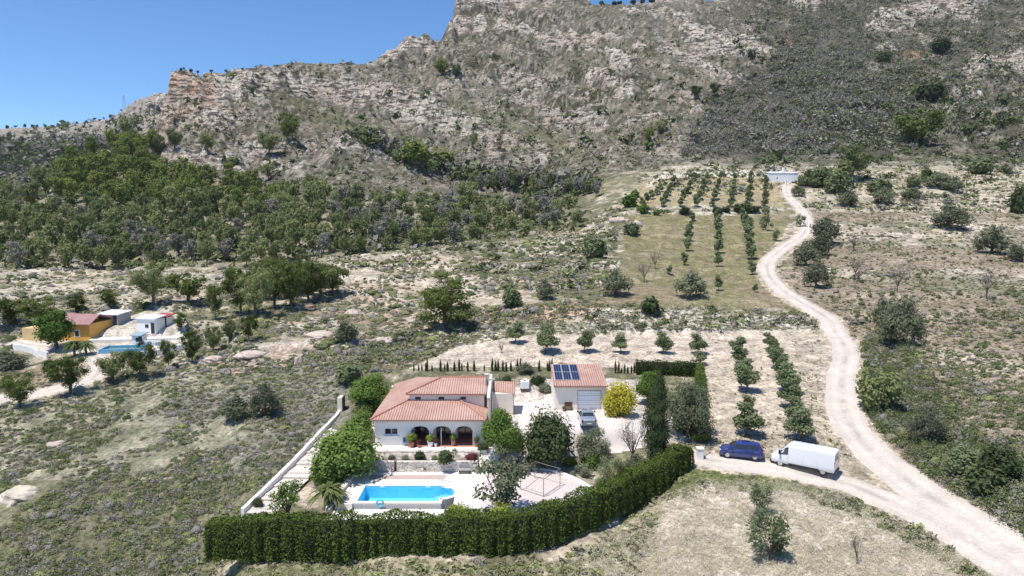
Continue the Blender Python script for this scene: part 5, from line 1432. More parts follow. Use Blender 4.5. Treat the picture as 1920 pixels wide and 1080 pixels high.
def ring(mb, a_, b_, za, zb): 
    V = [(p[0], p[1], za) for p in a_] + [(p[0], p[1], zb) for p in b_]; m_ = len(a_)
    mb.add(V, [(i, (i + 1) % m_, m_ + (i + 1) % m_, m_ + i) for i in range(m_)])
cp_ = MB(); ring(cp_, inn, outr, .05, .05); ring(cp_, outr, outr, .05, -.05); ring(cp_, inn, inn, -.03, .05); cp_.build('coping', M_COPE, pl)
bs = MB(); ring(bs, inn, inn, .0, -1.25); bs.add([(p[0], p[1], -1.25) for p in inn], [tuple(range(n))]); bs.build('basin', mk('pool_liner', (.24, .70, .90), .5, .04, 3), pl)
st_ = MB()
for q, (rad_, zt_) in enumerate(((1.15, -.75), (.8, -.5))):
    st_.cyl((hw + .25 + .2 * q, .18), rad_, -1.2, zt_, 20)
st_.build('step', mk('pool_step', (.30, .66, .86), .5, .03, 3), pl)
sw = MB(); outw = [(p[0] * 1.0, p[1]) for p in outline(.30)]; ring(sw, outw, outw, -.06, -.9); sw.build('outer_wall', M_BRICK, pl)
def mat_water():
    m, t, b = nodes('pool_water'); t.nodes.remove(b); out = t.nodes['Material Output']
    ge = N(t, 'ShaderNodeNewGeometry'); n1 = N(t, 'ShaderNodeTexNoise', Scale=2.5, Detail=2.0); t.links.new(ge.outputs['Position'], n1.inputs['Vector'])
    bp = N(t, 'ShaderNodeBump', Strength=.2, Distance=.05); t.links.new(n1.outputs['Fac'], bp.inputs['Height'])
    fr = N(t, 'ShaderNodeFresnel', IOR=1.33); gl = N(t, 'ShaderNodeBsdfGlossy', Roughness=.04); tp = N(t, 'ShaderNodeBsdfTransparent')
    tp.inputs[0].default_value = (.72, .93, 1.0, 1); ms = N(t, 'ShaderNodeMixShader')
    t.links.new(bp.outputs[0], fr.inputs['Normal']); t.links.new(bp.outputs[0], gl.inputs['Normal'])
    t.links.new(fr.outputs[0], ms.inputs[0]); t.links.new(tp.outputs[0], ms.inputs[1]); t.links.new(gl.outputs[0], ms.inputs[2]); t.links.new(ms.outputs[0], out.inputs[0])
    return m
wt = MB(); wt.add([(p[0] * .9995, p[1] * .9995, -.12) for p in inn], [tuple(range(n))]); wt.build('water', mat_water(), pl)
rail = MB()
for sx in (hw - .25, hw + .85):
    rail.bar((sx, hh * .35 + (.3 if sx > hw else .6), .0), (sx, hh * .35 + (.3 if sx > hw else .6), .85), .03)
rail.bar((hw - .25, hh * .35 + .6, .85), (hw + .85, hh * .35 + .3, .85), .03); rail.bar((hw - .7, hh * .35 + .5, -.2), (hw + .85, hh * .35 + .3, .85), .025)
rail.build('handrail', M_STEEL, pl)
for sx in (-2.1, 2.4): MB().box(sx - .22, sx + .22, hh - .04, hh - .003, -.14, .02).build('skimmer', M_WHITE, pl)
fl = thing('pool_float', 'round turquoise pool float hanging on the front coping', 'float', (W(713, 946, -.1)[0], PY0_ - .55, -.35))
to = MB(); R0, r0 = .30, .10
for i in range(16):
    for j in range(8):
        a_, b__ = 2 * math.pi * i / 16, 2 * math.pi * j / 8
        to.v.append(((R0 + r0 * math.cos(b__)) * math.cos(a_), r0 * math.sin(b__), .42 + (R0 + r0 * math.cos(b__)) * math.sin(a_)))
to.f = [(i * 8 + j, ((i + 1) % 16) * 8 + j, ((i + 1) % 16) * 8 + (j + 1) % 8, i * 8 + (j + 1) % 8) for i in range(16) for j in range(8)]
to.build('ring', mk('float_turquoise', (.10, .48, .66), .4, .1, 4), fl, smooth=True)
# deck: upper level round the pool, lower strip in front
dk = MB(); e = .36
ux0, ux1, uy0, uy1 = DX0, DX1 + .5, wy(945, 0.0), DY1 + .1
ox0, ox1, oy0, oy1 = cx - hw - e, cx + hw + .1, cy - hh - e, cy + hh + e
rxm = cx + hw + .15 + 1.25 + e
dk.box(ux0, ox0, uy0, uy1, -.6, 0); dk.box(ox0, rxm, oy1, uy1, -.6, 0)
dk.box(rxm, ux1, uy0 - 1.0, uy1, -.6, 0)
# infill beside the rounded end
k = 10; yc = cy + .18; xc = cx + hw + .15; rr_ = 1.25 + e
prev = None
for i in range(k + 1):
    t_ = i / k * math.pi / 2
    xx, yy = xc + rr_ * math.sin(t_), yc + rr_ * math.cos(t_)
    if prev:
        dk.add([(prev[0], prev[1], 0), (xx, yy, 0), (xx, oy1, 0), (prev[0], oy1, 0)], [(0, 1, 2, 3)])
        y2a, y2b = 2 * yc - prev[1], 2 * yc - yy
        dk.add([(prev[0], y2a, 0), (prev[0], oy0 - .3, 0), (xx, oy0 - .3, 0), (xx, y2b, 0)], [(0, 1, 2, 3)]) if i > 6 else None
    prev = (xx, yy)
tag(dk.build('pool_deck', M_DECK), kind='structure')
lo = MB(); lo.box(DX0 - .3, DX1 - .5, DY0 - 2.6, uy0 - .001, -.9, -.5); lo.box(DX0 - .3, ux0 - .001, uy0, uy1, -.9, -.3)
tag(lo.build('lower_deck', M_DECK), kind='structure')
o = MB().poly([(W(690, 899, .03)[0], wy(899, 0), .03), (W(833, 899, .03)[0], wy(899, 0), .03), (W(838, 891, .03)[0], wy(891, 0), .03), (W(697, 891, .03)[0], wy(891, 0), .03)], .03).build('sunbathing_mat', mk('mat_brown', (.46, .36, .32), .9, .08, 2))
tag(o, 'long brown mat lying on the deck behind the pool', 'mat')
# bench and small pots by the wall
x, y = W(871, 888, 0)
bn = thing('garden_bench', 'grey bench against the stone wall right of the pool', 'bench', (x, y, 0))
MB().box(-.6, .6, -.22, .22, .40, .48).build('seat', mk('grey_slate', (.36, .33, .34), .7, .1, 4), bn)
MB().box(-.6, .6, .22, .28, .5, .95).build('backrest', bpy.data.materials['grey_slate'], bn)
for sx in (-.5, .5): MB().box(sx - .05, sx + .05, -.2, .2, 0, .4).build('leg', M_BLACK, bn)
for px, w_, lb in ((797, .42, 'wide dark bowl with plant at the foot of the lower stone wall'), (814, .24, 'left one of two little dark pots by the stone wall'), (823, .24, 'right one of two little dark pots by the stone wall'), (744, .22, 'small dark pot at the gap of the lower stone wall')):
    x, y = W(px, 884, 0); pot_plant(x, y, 0, w_ * 1.2, w_ * 1.6, 'dark', lb, potm=M_BLACK)
# retaining walls, bed and stairs
def stone_wall(name, x0, x1, y0, y1, z0, z1, label, seed=3):
    r_ = random.Random(seed); m = MB(); x = x0
    while x < x1 - .01:
        L_ = min(r_.uniform(.45, .8), x1 - x); z = z0
        while z < z1 - .02:
            hz = min(r_.uniform(.18, .3), z1 - z); q = r_.uniform(0, .06)
            m.box(x + .006, x + L_ - .006, y0 - q, y1, z + .005, z + hz - .005); z += hz
        x += L_
    m.box(x0 + .02, x1 - .02, y0 + .03, y1 - .01, z0, z1 - .02)
    o = m.build(name, M_STONE); tag(o, label, 'wall'); return o
wxa, wxb = W(690, 885, 0)[0], W(893, 885, 0)[0]
LWY = DY1 + .02; UWY = FY - 1.75
stone_wall('stone_wall', wxa, W(737, 880, .5)[0], LWY, LWY + .4, -.2, 1.1, 'short left piece of the lower stone wall behind the pool', 1)
stone_wall('stone_wall', W(742, 880, .5)[0], wxb + .2, LWY, LWY + .4, -.2, 1.1, 'long lower stone wall with pots at its foot behind the pool', 2)
stone_wall('stone_wall', wxa - .6, wxb + .3, UWY - .2, UWY + .15, .8, 1.712, 'upper stone wall carrying the villa terrace', 4)
o = MB().box(wxa - .5, wxb + .2, LWY + .4, UWY - .2, -.5, .98).build('flower_bed', M_SOILB); tag(o, kind='structure')
for px, py, w_, h, m, lb in ((787, 862, 16, 14, 'dark', 'dark round shrub in the flower bed, left one'), (835, 868, 26, 22, 'dark', 'big dark shrub spilling over the lower stone wall'), (884, 862, 20, 10, 'red', 'purple low shrub at the right end of the bed'), (852, 858, 12, 14, 'fruit', 'wispy shrub in the bed below the third arch'), (760, 862, 12, 7, 'olive', 'low cushion plant in the left part of the bed'), (735, 861, 12, 7, 'olive', 'low cushion plant at the left end of the bed'), (815, 862, 12, 7, 'fruit', 'low cushion plant in the middle of the bed')):
    plant('bed_shrub', 'bush', m, px, py, w_ * 1.2, h * 1.2, lb, 'shrub', None, 'mid', z=.95)
st = thing('garden_stairs', 'white stone steps from pool deck up to the terrace', 'stairs', (W(903, 885, 0)[0], LWY, 0))
ns = 9; sw_ = 1.75
for k in range(ns):
    MB().box(0, sw_, k * (UWY - LWY + 1.2) / ns, (k + 1) * (UWY - LWY + 1.2) / ns, -.1, (k + 1) * 1.7 / ns).build('step', M_DECK, st)
MB().poly([(-.28, -.1, .25), (0.0, -.1, .25), (0.0, UWY - LWY + 1.2, 1.85), (-.28, UWY - LWY + 1.2, 1.85)], 1.2).build('side_wall', M_WALLB, st)
# low rustic wall left of the pool deck, side path and boundary wall
def wall_line(name, pts, th, hgt, m, label, zf=None, cap=None):
    """wall along world polyline following the ground"""
    P = polyline(pts, .8); mb = MB(); V = []
    d = np.gradient(P, axis=0); d /= np.linalg.norm(d, axis=1, keepdims=True); nn = np.stack([-d[:, 1], d[:, 0]], 1)
    zg = ground(P[:, 0], P[:, 1]) if zf is None else np.interp(np.arange(len(P)) / (len(P) - 1), [0, 1], zf)
    for i in range(len(P)):
        for s_, z_ in ((-1, -.8), (-1, hgt), (1, hgt), (1, -.8)):
            V.append((P[i, 0] + nn[i, 0] * s_ * th / 2, P[i, 1] + nn[i, 1] * s_ * th / 2, zg[i] + z_ + (random.Random(i).uniform(-.02, .02) if z_ > 0 else 0)))
    Fs = [(i * 4 + j, (i + 1) * 4 + j, (i + 1) * 4 + (j + 1) % 4, i * 4 + (j + 1) % 4) for i in range(len(P) - 1) for j in range(4)] + [(0, 1, 2, 3), tuple(len(V) - k for k in (1, 2, 3, 4))]
    mb.add(V, Fs); o = mb.build(name, m); tag(o, label, 'wall'); return o, P, zg
bl = [W(455, 962, -1.2), W(500, 918, -.6), W(550, 868, .1), W(600, 815, .9), (W(632, 780, 1.7)), W(643, 762, 2.0)]
bw, BP, BZ = wall_line('boundary_wall', bl, .35, .55, M_WALL, 'long pale boundary wall running up the left side of the garden', zf=(-1.3, 1.9))
bf = W(640, 768, 2.0)
plr = thing('boundary_pillar', 'tall rounded pale pillar at the upper end of the boundary wall', 'pillar', (bf[0], bf[1], 1.5))
MB().box(-.3, .3, -.8, .5, 0, 2.2).cyl((-.15, 0), .3, -.8, .5, 16, axis='y').build('shaft', M_WALLB, plr)
plr.children[0].data.transform(Matrix.Identity(4))
MB().box(.31, .42, -.7, .4, 0, 2.3).build('wooden_post', M_WOOD, plr)
# path strip beside it, in shallow steps
pa = MB(); Np = 18
for k in range(Np):
    t0, t1 = k / Np, (k + 1) / Np
    i0, i1 = int(t0 * (len(BP) - 1)), int(t1 * (len(BP) - 1)); zt_ = BZ[i0] + .12
    p0, p1 = BP[i0], BP[i1]; wd_ = 3.0
    pa.add([(p0[0] + .15, p0[1], zt_), (p0[0] + wd_, p0[1] - .2, zt_), (p1[0] + wd_, p1[1] - .2, zt_ + .03), (p1[0] + .15, p1[1], zt_ + .03), (p0[0] + .15, p0[1], zt_ - .9), (p0[0] + wd_, p0[1] - .2, zt_ - .9)], [(0, 1, 2, 3), (4, 5, 1, 0)])
tag(pa.build('garden_path', M_PATH), kind='structure')
rw = [W(612, 962, -.5), W(632, 935, -.3), W(655, 905, 0), W(668, 885, .2)]
o, _, _ = wall_line('stone_wall', [(p[0] , p[1]) for p in rw], .5, .55, M_STONE, 'low rubble wall along the left edge of the pool deck', zf=(-.7, .1))
# pale beaten yard between villa, garage and gate
def sheet(name, poly, step, off, m, xr, yr):
    xs = np.arange(xr[0], xr[1], step); ys = np.arange(yr[0], yr[1], step)
    X, Yy = np.meshgrid(xs, ys, indexing='ij'); Z = ground(X, Yy) + off
    px, py = project(X, Yy, Z)
    jj = (fbm(X / 1.5, Yy / 1.5, 3, 181) - .5) * 14
    ok = inpoly(px + jj, py + jj * .5, poly)
    i = np.arange(X.size).reshape(X.shape)
    q = np.stack([i[:-1, :-1], i[1:, :-1], i[1:, 1:], i[:-1, 1:]], -1)[ok[:-1, :-1] & ok[1:, :-1] & ok[1:, 1:] & ok[:-1, 1:]]
    u, invi = np.unique(q, return_inverse=True)
    V = np.stack([X.ravel(), Yy.ravel(), Z.ravel()], -1)[u]
    return tag(ob(name, np_mesh(name, V, invi.reshape(-1, 4), [m], smooth=True)), kind='structure')
sheet('yard', [(918, 800), (925, 770), (962, 748), (966, 730), (1035, 726), (1040, 768), (1190, 770), (1250, 790), (1245, 830), (1180, 848), (1130, 850), (1075, 862), (1040, 858), (985, 820)], .25, .035, mk('beaten_yard', (.61, .55, .51), .95, .09, .8, .25), (-3, 22), (FY - 8, FY + 14))
# gravel patio
gp = MB(); ctr = W(1005, 925, 0); pts = [W(905, 900, 0), W(985, 880, 0), W(1030, 884, 0), W(1070, 897, 0), W(1100, 913, 0), W(1112, 930, 0), W(1100, 950, 0), W(1060, 975, 0), W(980, 985, 0), W(900, 985, 0)]
gp.poly([(p[0], p[1], .035) for p in pts], .2); tag(gp.build('patio', M_GRAVEL), kind='structure')
wall_line('stone_edging', [W(985, 880, 0), W(1030, 883, 0), W(1070, 896, 0), W(1100, 912, 0), W(1113, 930, 0)], .35, .16, M_COPE, 'curved white stone edging round the gravel patio', zf=(.05, .05))
# metal pergola frame
M_PERG = mk('dull_pergola_steel', (.20, .18, .18), .6, .15, 5)
pc = W(1019, 912, 0)
tops = [(1003, 866, 897), (1050, 877, 911), (1019, 898, 932), (976, 886, 918)]
base = [W(a_, c_, .03) for a_, b__, c_ in tops]
pg = thing('pergola_frame', 'bare grey metal pergola frame on the gravel patio', 'pergola', (base[2][0], base[2][1], .03))
bb = [(p[0] - base[2][0], p[1] - base[2][1]) for p in base]
for p in bb: MB().bar((p[0], p[1], 0), (p[0], p[1], 1.75), .035).build('post', M_PERG, pg)
for i in range(4):
    p, q = bb[i], bb[(i + 1) % 4]; MB().bar((p[0], p[1], 1.75), (q[0], q[1], 1.75), .03).build('beam', M_PERG, pg)
    if i in (1, 2): MB().bar((p[0], p[1], .1), (q[0], q[1], .1), .025).build('rail', M_PERG, pg)
# clothes post and rockery by the stairs
x, y = W(966, 880, .4)
rk = MB(); r_ = random.Random(4)
for k in range(16):
    a_ = r_.uniform(0, 6.28); q = r_.uniform(.2, 1.5); s_ = r_.uniform(.18, .42)
    V = []; 
    for sz in (0, s_ * .9):
        for i in range(6): t_ = i * 1.047 + r_.uniform(-.2, .2); V.append((q * math.cos(a_) + s_ * math.cos(t_) * (1 - .35 * (sz > 0)), q * math.sin(a_) * .8 + s_ * math.sin(t_) * (1 - .35 * (sz > 0)), .1 * (1.6 - q) + sz))
    rk.add(V, [(i, (i + 1) % 6, 6 + (i + 1) % 6, 6 + i) for i in range(6)] + [(6, 7, 8, 9, 10, 11)])
o = rk.build('rockery', mk('pink_rocks', (.50, .37, .31), .9, .2, 3, .3), None, (x, y, .2)); tag(o, 'rockery of pinkish stones between stairs and patio', 'rockery')
plant('agave', 'agave', 'red', 968, 876, 26, 22, 'dark dry agave standing on the pink rockery', 'plant', None, 'near', z=.5)
# ------------------------------------------------------------------ garden trees and shrubs
GT = [
 ('shade_tree', 'round', 'green', 700, 765, 94, 62, 'bright green round tree left of the villa roof', 'tree', 2.0),
 ('garden_bush', 'bush', 'laurel', 676, 830, 58, 62, 'tall clipped green bush against the left side of the villa', 'shrub', 1.2),
 ('garden_bush', 'bush', 'green', 648, 890, 116, 92, 'huge bright green bush left above the pool', 'shrub', .2),
 ('garden_bush', 'bush', 'laurel', 612, 905, 66, 60, 'green bush at the lower left of the huge one', 'shrub', -.3),
 ('sago_palm', 'palm', 'palm', 616, 950, 84, 78, 'spreading palm left of the pool deck', 'palm', -.5),
 ('flowering_shrub', 'fig', 'green', 540, 972, 62, 72, 'shrub with pale blossoms on the side path', 'shrub', -1.0),
 ('shade_tree', 'round', 'green', 945, 858, 78, 92, 'light green tree at the right corner of the villa', 'tree', 1.3),
 ('carob_tree', 'bush', 'dark', 1023, 868, 90, 102, 'big dark carob in the middle of the garden', 'tree', .6),
 ('olive_shrub', 'olive', 'olive', 1112, 862, 66, 62, 'small olive below the parked silver car', 'tree', 1.8),
 ('blossom_bush', 'bush', 'yellow', 1164, 780, 64, 66, 'round yellow blossoming bush right of the garage', 'shrub', 3.3),
 ('tall_cypress', 'cypress', 'cypress', 1231, 874, 56, 176, 'tall dark cypress column towering over the garden', 'tree', 1.6),
 ('garden_olive', 'olive', 'olive', 1292, 818, 96, 106, 'large silver olive right of the tall cypress', 'tree', 2.6),
 ('shade_tree', 'round', 'green', 1221, 758, 66, 62, 'bright green tree behind the tall cypress', 'tree', 3.2),
 ('bare_bush', 'bare', 'twig', 1186, 866, 74, 92, 'leafless greyish bush left of the tall cypress', 'shrub', 1.6),
 ('cone_cypress', 'cone', 'hedge', 1314, 828, 36, 64, 'dark cone shaped conifer at the end of the side hedge', 'tree', 2.4),
 ('fig_tree', 'fig', 'olive', 944, 968, 110, 104, 'loose leaved fig tree between pool deck and gravel patio', 'tree', 0.0),
 ('yellow_green_bush', 'bush', 'lime', 866, 1000, 78, 54, 'yellow green bush behind the hedge below the deck corner', 'shrub', -.4),
 ('yellow_green_bush', 'bush', 'lime', 941, 1000, 60, 56, 'yellow green bush behind the hedge under the fig tree', 'shrub', -.4),
 ('yellow_green_bush', 'bush', 'lime', 1032, 992, 70, 52, 'yellow green bush behind the hedge at the patio foot', 'shrub', -.2),
 ('garden_shrub', 'bush', 'laurel', 1112, 874, 40, 30, 'dark green shrub below the small olive', 'shrub', 1.2),
 ('garden_shrub', 'wild', 'fruit', 1150, 905, 60, 50, 'feathery shrub on the mound above the hedge', 'shrub', .7),
 ('garden_shrub', 'wild', 'olive', 1182, 895, 52, 46, 'grey feathery shrub on the mound near the cypress', 'shrub', 1.0),
 ('garden_shrub', 'bush', 'lime', 1068, 872, 26, 18, 'yellowish cushion bush on the mound', 'shrub', 1.0),
 ('garden_shrub', 'wild', 'olive', 1092, 892, 40, 22, 'low grey cushion plant on the mound', 'shrub', .5),
 ('garden_shrub', 'bush', 'fruit', 1128, 915, 34, 22, 'low green cushion plant by the curved edging', 'shrub', .3),
 ('garden_shrub', 'bush', 'fruit', 1000, 868, 30, 16, 'green cushion plant under the big carob', 'shrub', .8),
 ('garden_shrub', 'wild', 'lime', 1158, 930, 44, 34, 'yellowish feathery grass clump by the hedge', 'shrub', .3),
 ('garden_shrub', 'bush', 'dark', 905, 842, 22, 16, 'dark shrub at the top of the stairs', 'shrub', 1.7),
 ('garden_shrub', 'bush', 'olive', 935, 735, 24, 30, 'olive green shrub behind the annex', 'shrub', 3.0),
 ('garden_shrub', 'bush', 'dark', 1010, 722, 30, 20, 'dark shrub behind the water tank', 'shrub', 3.5),
 ('garden_shrub', 'bush', 'dark', 950, 718, 24, 16, 'dark low shrub left of the water tank', 'shrub', 3.4),
 ('garden_shrub', 'bush', 'olive', 1024, 735, 26, 18, 'grey shrub against the left garage wall', 'shrub', 3.3),
 ('garden_shrub', 'bush', 'dark', 483, 950, 20, 20, 'dark little shrub on the lower end of the path', 'shrub', -1.1),
 ('garden_shrub', 'wild', 'olive', 1235, 905, 60, 44, 'loose shrub at the cypress foot', 'shrub', .9),
 ('garden_shrub', 'bush', 'dark', 1280, 805, 50, 30, 'dark shrub in the shade of the silver olive', 'shrub', 2.4),
 ('rose_bush', 'fig', 'fruit', 945, 860, 40, 30, 'pale flowering bush under the corner tree', 'shrub', 1.5),
]
for nm, kd, mt, px, py, w_, h, lb, ct, z in GT:
    if px > 1050 or py < 760: z = None
    if nm == 'shade_tree' and px == 700: z = None
    plant(nm, kd, mt, px, py, w_ * 1.0, h * 1.0, lb, ct, None, 'fine' if w_ > 55 else 'near', z=z, sink=.1)
# ------------------------------------------------------------------ hedges
def hedge(name, pts, th, hgt, mat, label, zf, leaf=.11, dens=60, seed=1, top=.25, hp=(1, 1)):
    r_ = np.random.default_rng(seed); P = polyline(pts, .5)
    d = np.gradient(P, axis=0); d /= np.linalg.norm(d, axis=1, keepdims=True); nn = np.stack([-d[:, 1], d[:, 0]], 1)
    sl_ = np.linspace(0, 1, len(P)); zg = np.interp(sl_, np.linspace(0, 1, len(zf)), zf)
    L_ = np.sum(np.linalg.norm(np.diff(P, axis=0), axis=1))
    cnt = int(dens * L_ * (2 * hgt + th))
    t = r_.uniform(0, len(P) - 1.001, cnt); i = t.astype(int); f = (t - i)[:, None]
    c = P[i] * (1 - f) + P[i + 1] * f; nv_ = nn[i]; zz = zg[i]
    s = t / 2.4 * 1.0
    hpr = np.interp(sl_, np.linspace(0, 1, len(hp)), hp); plan = np.floor(t / 2.3); pv = _h(plan.astype(np.int64), plan.astype(np.int64) * 0, seed)
    hv = hgt * (hpr[i] + .10 * (pv - .5)) * (1 + top * (fbm(t / 5, t * 0, 3, seed + 5) - .5))               # uneven top
    bulge = 1 + .22 * (fbm(t / 3.1, t * 0 + 4, 2, seed + 9) - .5) * 2 + .34 * (np.abs(np.sin((t + 5.0 * fbm(t / 6.0, t * 0 + 8, 2, seed + 3)) / 2.3 * math.pi)) - .5) * 1.15              # individual plants grown together
    per = 2 * hgt + th; q = r_.uniform(0, per, cnt)
    side = np.where(q < hgt, -1, np.where(q < 2 * hgt, 1, 0)); hh_ = np.where(q < hgt, q, np.where(q < 2 * hgt, q - hgt, hgt)) / hgt
    off_ = np.where(side != 0, side * th / 2 * bulge * (1 - .25 * hh_ ** 3), (q - 2 * hgt - th / 2) * .95) + r_.normal(0, .07, cnt)
    zc = zz + hh_ * hv * np.where(side == 0, 1, 1) * (.93 + .07 * bulge) + r_.normal(0, .06, cnt)
    C = np.stack([c[:, 0] + nv_[:, 0] * off_, c[:, 1] + nv_[:, 1] * off_, zc], -1)
    Nn = np.stack([nv_[:, 0] * side, nv_[:, 1] * side, np.where(side == 0, 1.0, .25)], -1)
    V, Fq = leaves(C, Nn, leaf, r_, .45, .7)
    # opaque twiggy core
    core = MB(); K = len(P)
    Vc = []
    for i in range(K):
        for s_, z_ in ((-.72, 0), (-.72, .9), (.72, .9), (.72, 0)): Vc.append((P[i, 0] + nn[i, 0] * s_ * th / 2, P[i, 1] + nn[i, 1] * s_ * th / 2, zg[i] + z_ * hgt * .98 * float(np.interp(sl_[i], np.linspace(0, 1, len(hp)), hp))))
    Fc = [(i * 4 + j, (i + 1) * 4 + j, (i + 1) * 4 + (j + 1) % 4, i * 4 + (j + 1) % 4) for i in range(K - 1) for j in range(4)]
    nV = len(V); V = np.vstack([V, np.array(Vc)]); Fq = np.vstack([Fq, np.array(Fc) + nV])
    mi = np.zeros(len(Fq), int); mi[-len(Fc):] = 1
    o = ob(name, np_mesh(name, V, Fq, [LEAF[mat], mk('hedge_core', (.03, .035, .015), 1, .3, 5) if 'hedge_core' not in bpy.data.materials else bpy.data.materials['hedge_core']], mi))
    tag(o, label, 'hedge'); return o
hf = [W(385, 1046, -1.1), W(470, 1048, -1.1), W(620, 1046, -1.0), W(820, 1042, -1.0), W(960, 1040, -1.0), W(1040, 1022, -.8), W(1110, 990, -.3), W(1180, 950, .3), W(1240, 915, .8), W(1290, 880, 1.4)]
hf = [(p[0], p[1] + .75) for p in hf]
hedge('hedge', hf, 1.6, 3.15, 'hedge', 'long dark clipped hedge enclosing the garden in front', (-1.3, -1.2, -1.2, -1.2, -1.2, -.9, -.4, .1, .8, 1.5), dens=120, leaf=.11, seed=2, hp=(1, 1, 1, 1, 1, .98, .93, .86, .78, .72))
hb = [W(1192, 700, 4.4), W(1230, 700, 4.4), W(1270, 701, 4.4), W(1312, 703, 4.3)]
hedge('hedge', hb, 1.0, 2.0, 'hedge', 'dark back hedge along the edge of the ploughed field', (4.2, 4.2), dens=60, seed=4)
hr = [W(1312, 705, 4.3), W(1313, 740, 3.6), W(1312, 770, 3.2), W(1312, 800, 2.8)]
hedge('hedge', hr, 1.1, 2.1, 'hedge', 'side hedge running from the back hedge toward the gate', (4.1, 2.6), dens=60, seed=5)
hl = [W(658, 850, .8), W(668, 820, 1.2), W(682, 795, 1.6), W(700, 768, 2.0)]
hedge('hedge', hl, 1.4, 1.7, 'hedge', 'dark narrow hedge between side path and villa', (.6, 1.8), dens=60, seed=6)
# young cypresses in a row behind the villa
CX = [776, 785, 791, 798, 801, 810, 826, 834, 839, 852, 861, 866, 877, 889, 908, 923, 929, 934, 943, 949, 958, 970, 976, 986, 992, 1011, 1027, 1031, 1035]
hs = [14, 12, 12, 15, 22, 12, 20, 14, 17, 17, 22, 14, 17, 19, 12, 22, 18, 20, 20, 16, 17, 21, 22, 16, 14, 19, 16, 19, 22]
for k, (x, h) in enumerate(zip(CX, hs)):
    plant('young_cypress', 'cypress', 'cypress', x, 696, 5 if h > 15 else 3.2, h * 1.1, '%s small cypress from the left in the row behind the villa' % ordn(k), 'tree', 'young cypresses behind the villa', 'far', seed=1 + k % 3, parts=False)
for k, (x, h) in enumerate(zip([1154, 1160, 1165, 1171, 1177, 1184, 1189], [24, 22, 10, 17, 12, 14, 20])):
    plant('young_cypress', 'cypress', 'cypress', x, 700, 4.5, h * 1.05, '%s small cypress from the left in the short row right of the garage' % ordn(k), 'tree', 'young cypresses right of the garage', 'far', seed=1 + k % 3, parts=False)
# gate pillar and gate
x, y = W(1312, 858, 1.9)
gp_ = thing('gate_pillar', 'square pale gate pillar at the end of the long hedge', 'pillar', (x, y, 1.6))
MB().box(-.3, .3, -.3, .3, 0, 1.25).build('shaft', M_WALL, gp_); MB().box(-.36, .36, -.36, .36, 1.25, 1.35).build('cap', M_WHITE, gp_)
gt = thing('garden_gate', 'narrow grey metal gate beside the pale pillar', 'gate', (x + .32, y + .1, 1.65), .9)
MB().box(0, 1.6, -.03, .03, .1, .16).box(0, 1.6, -.03, .03, 1.1, 1.16).box(0, .05, -.03, .03, .0, 1.2).box(1.55, 1.6, -.03, .03, .0, 1.2).build('frame', M_METAL, gt)
b_ = MB()
for k in range(9): b_.box(.12 + k * .16, .14 + k * .16, -.012, .012, .16, 1.1)
b_.build('bars', M_METAL, gt)
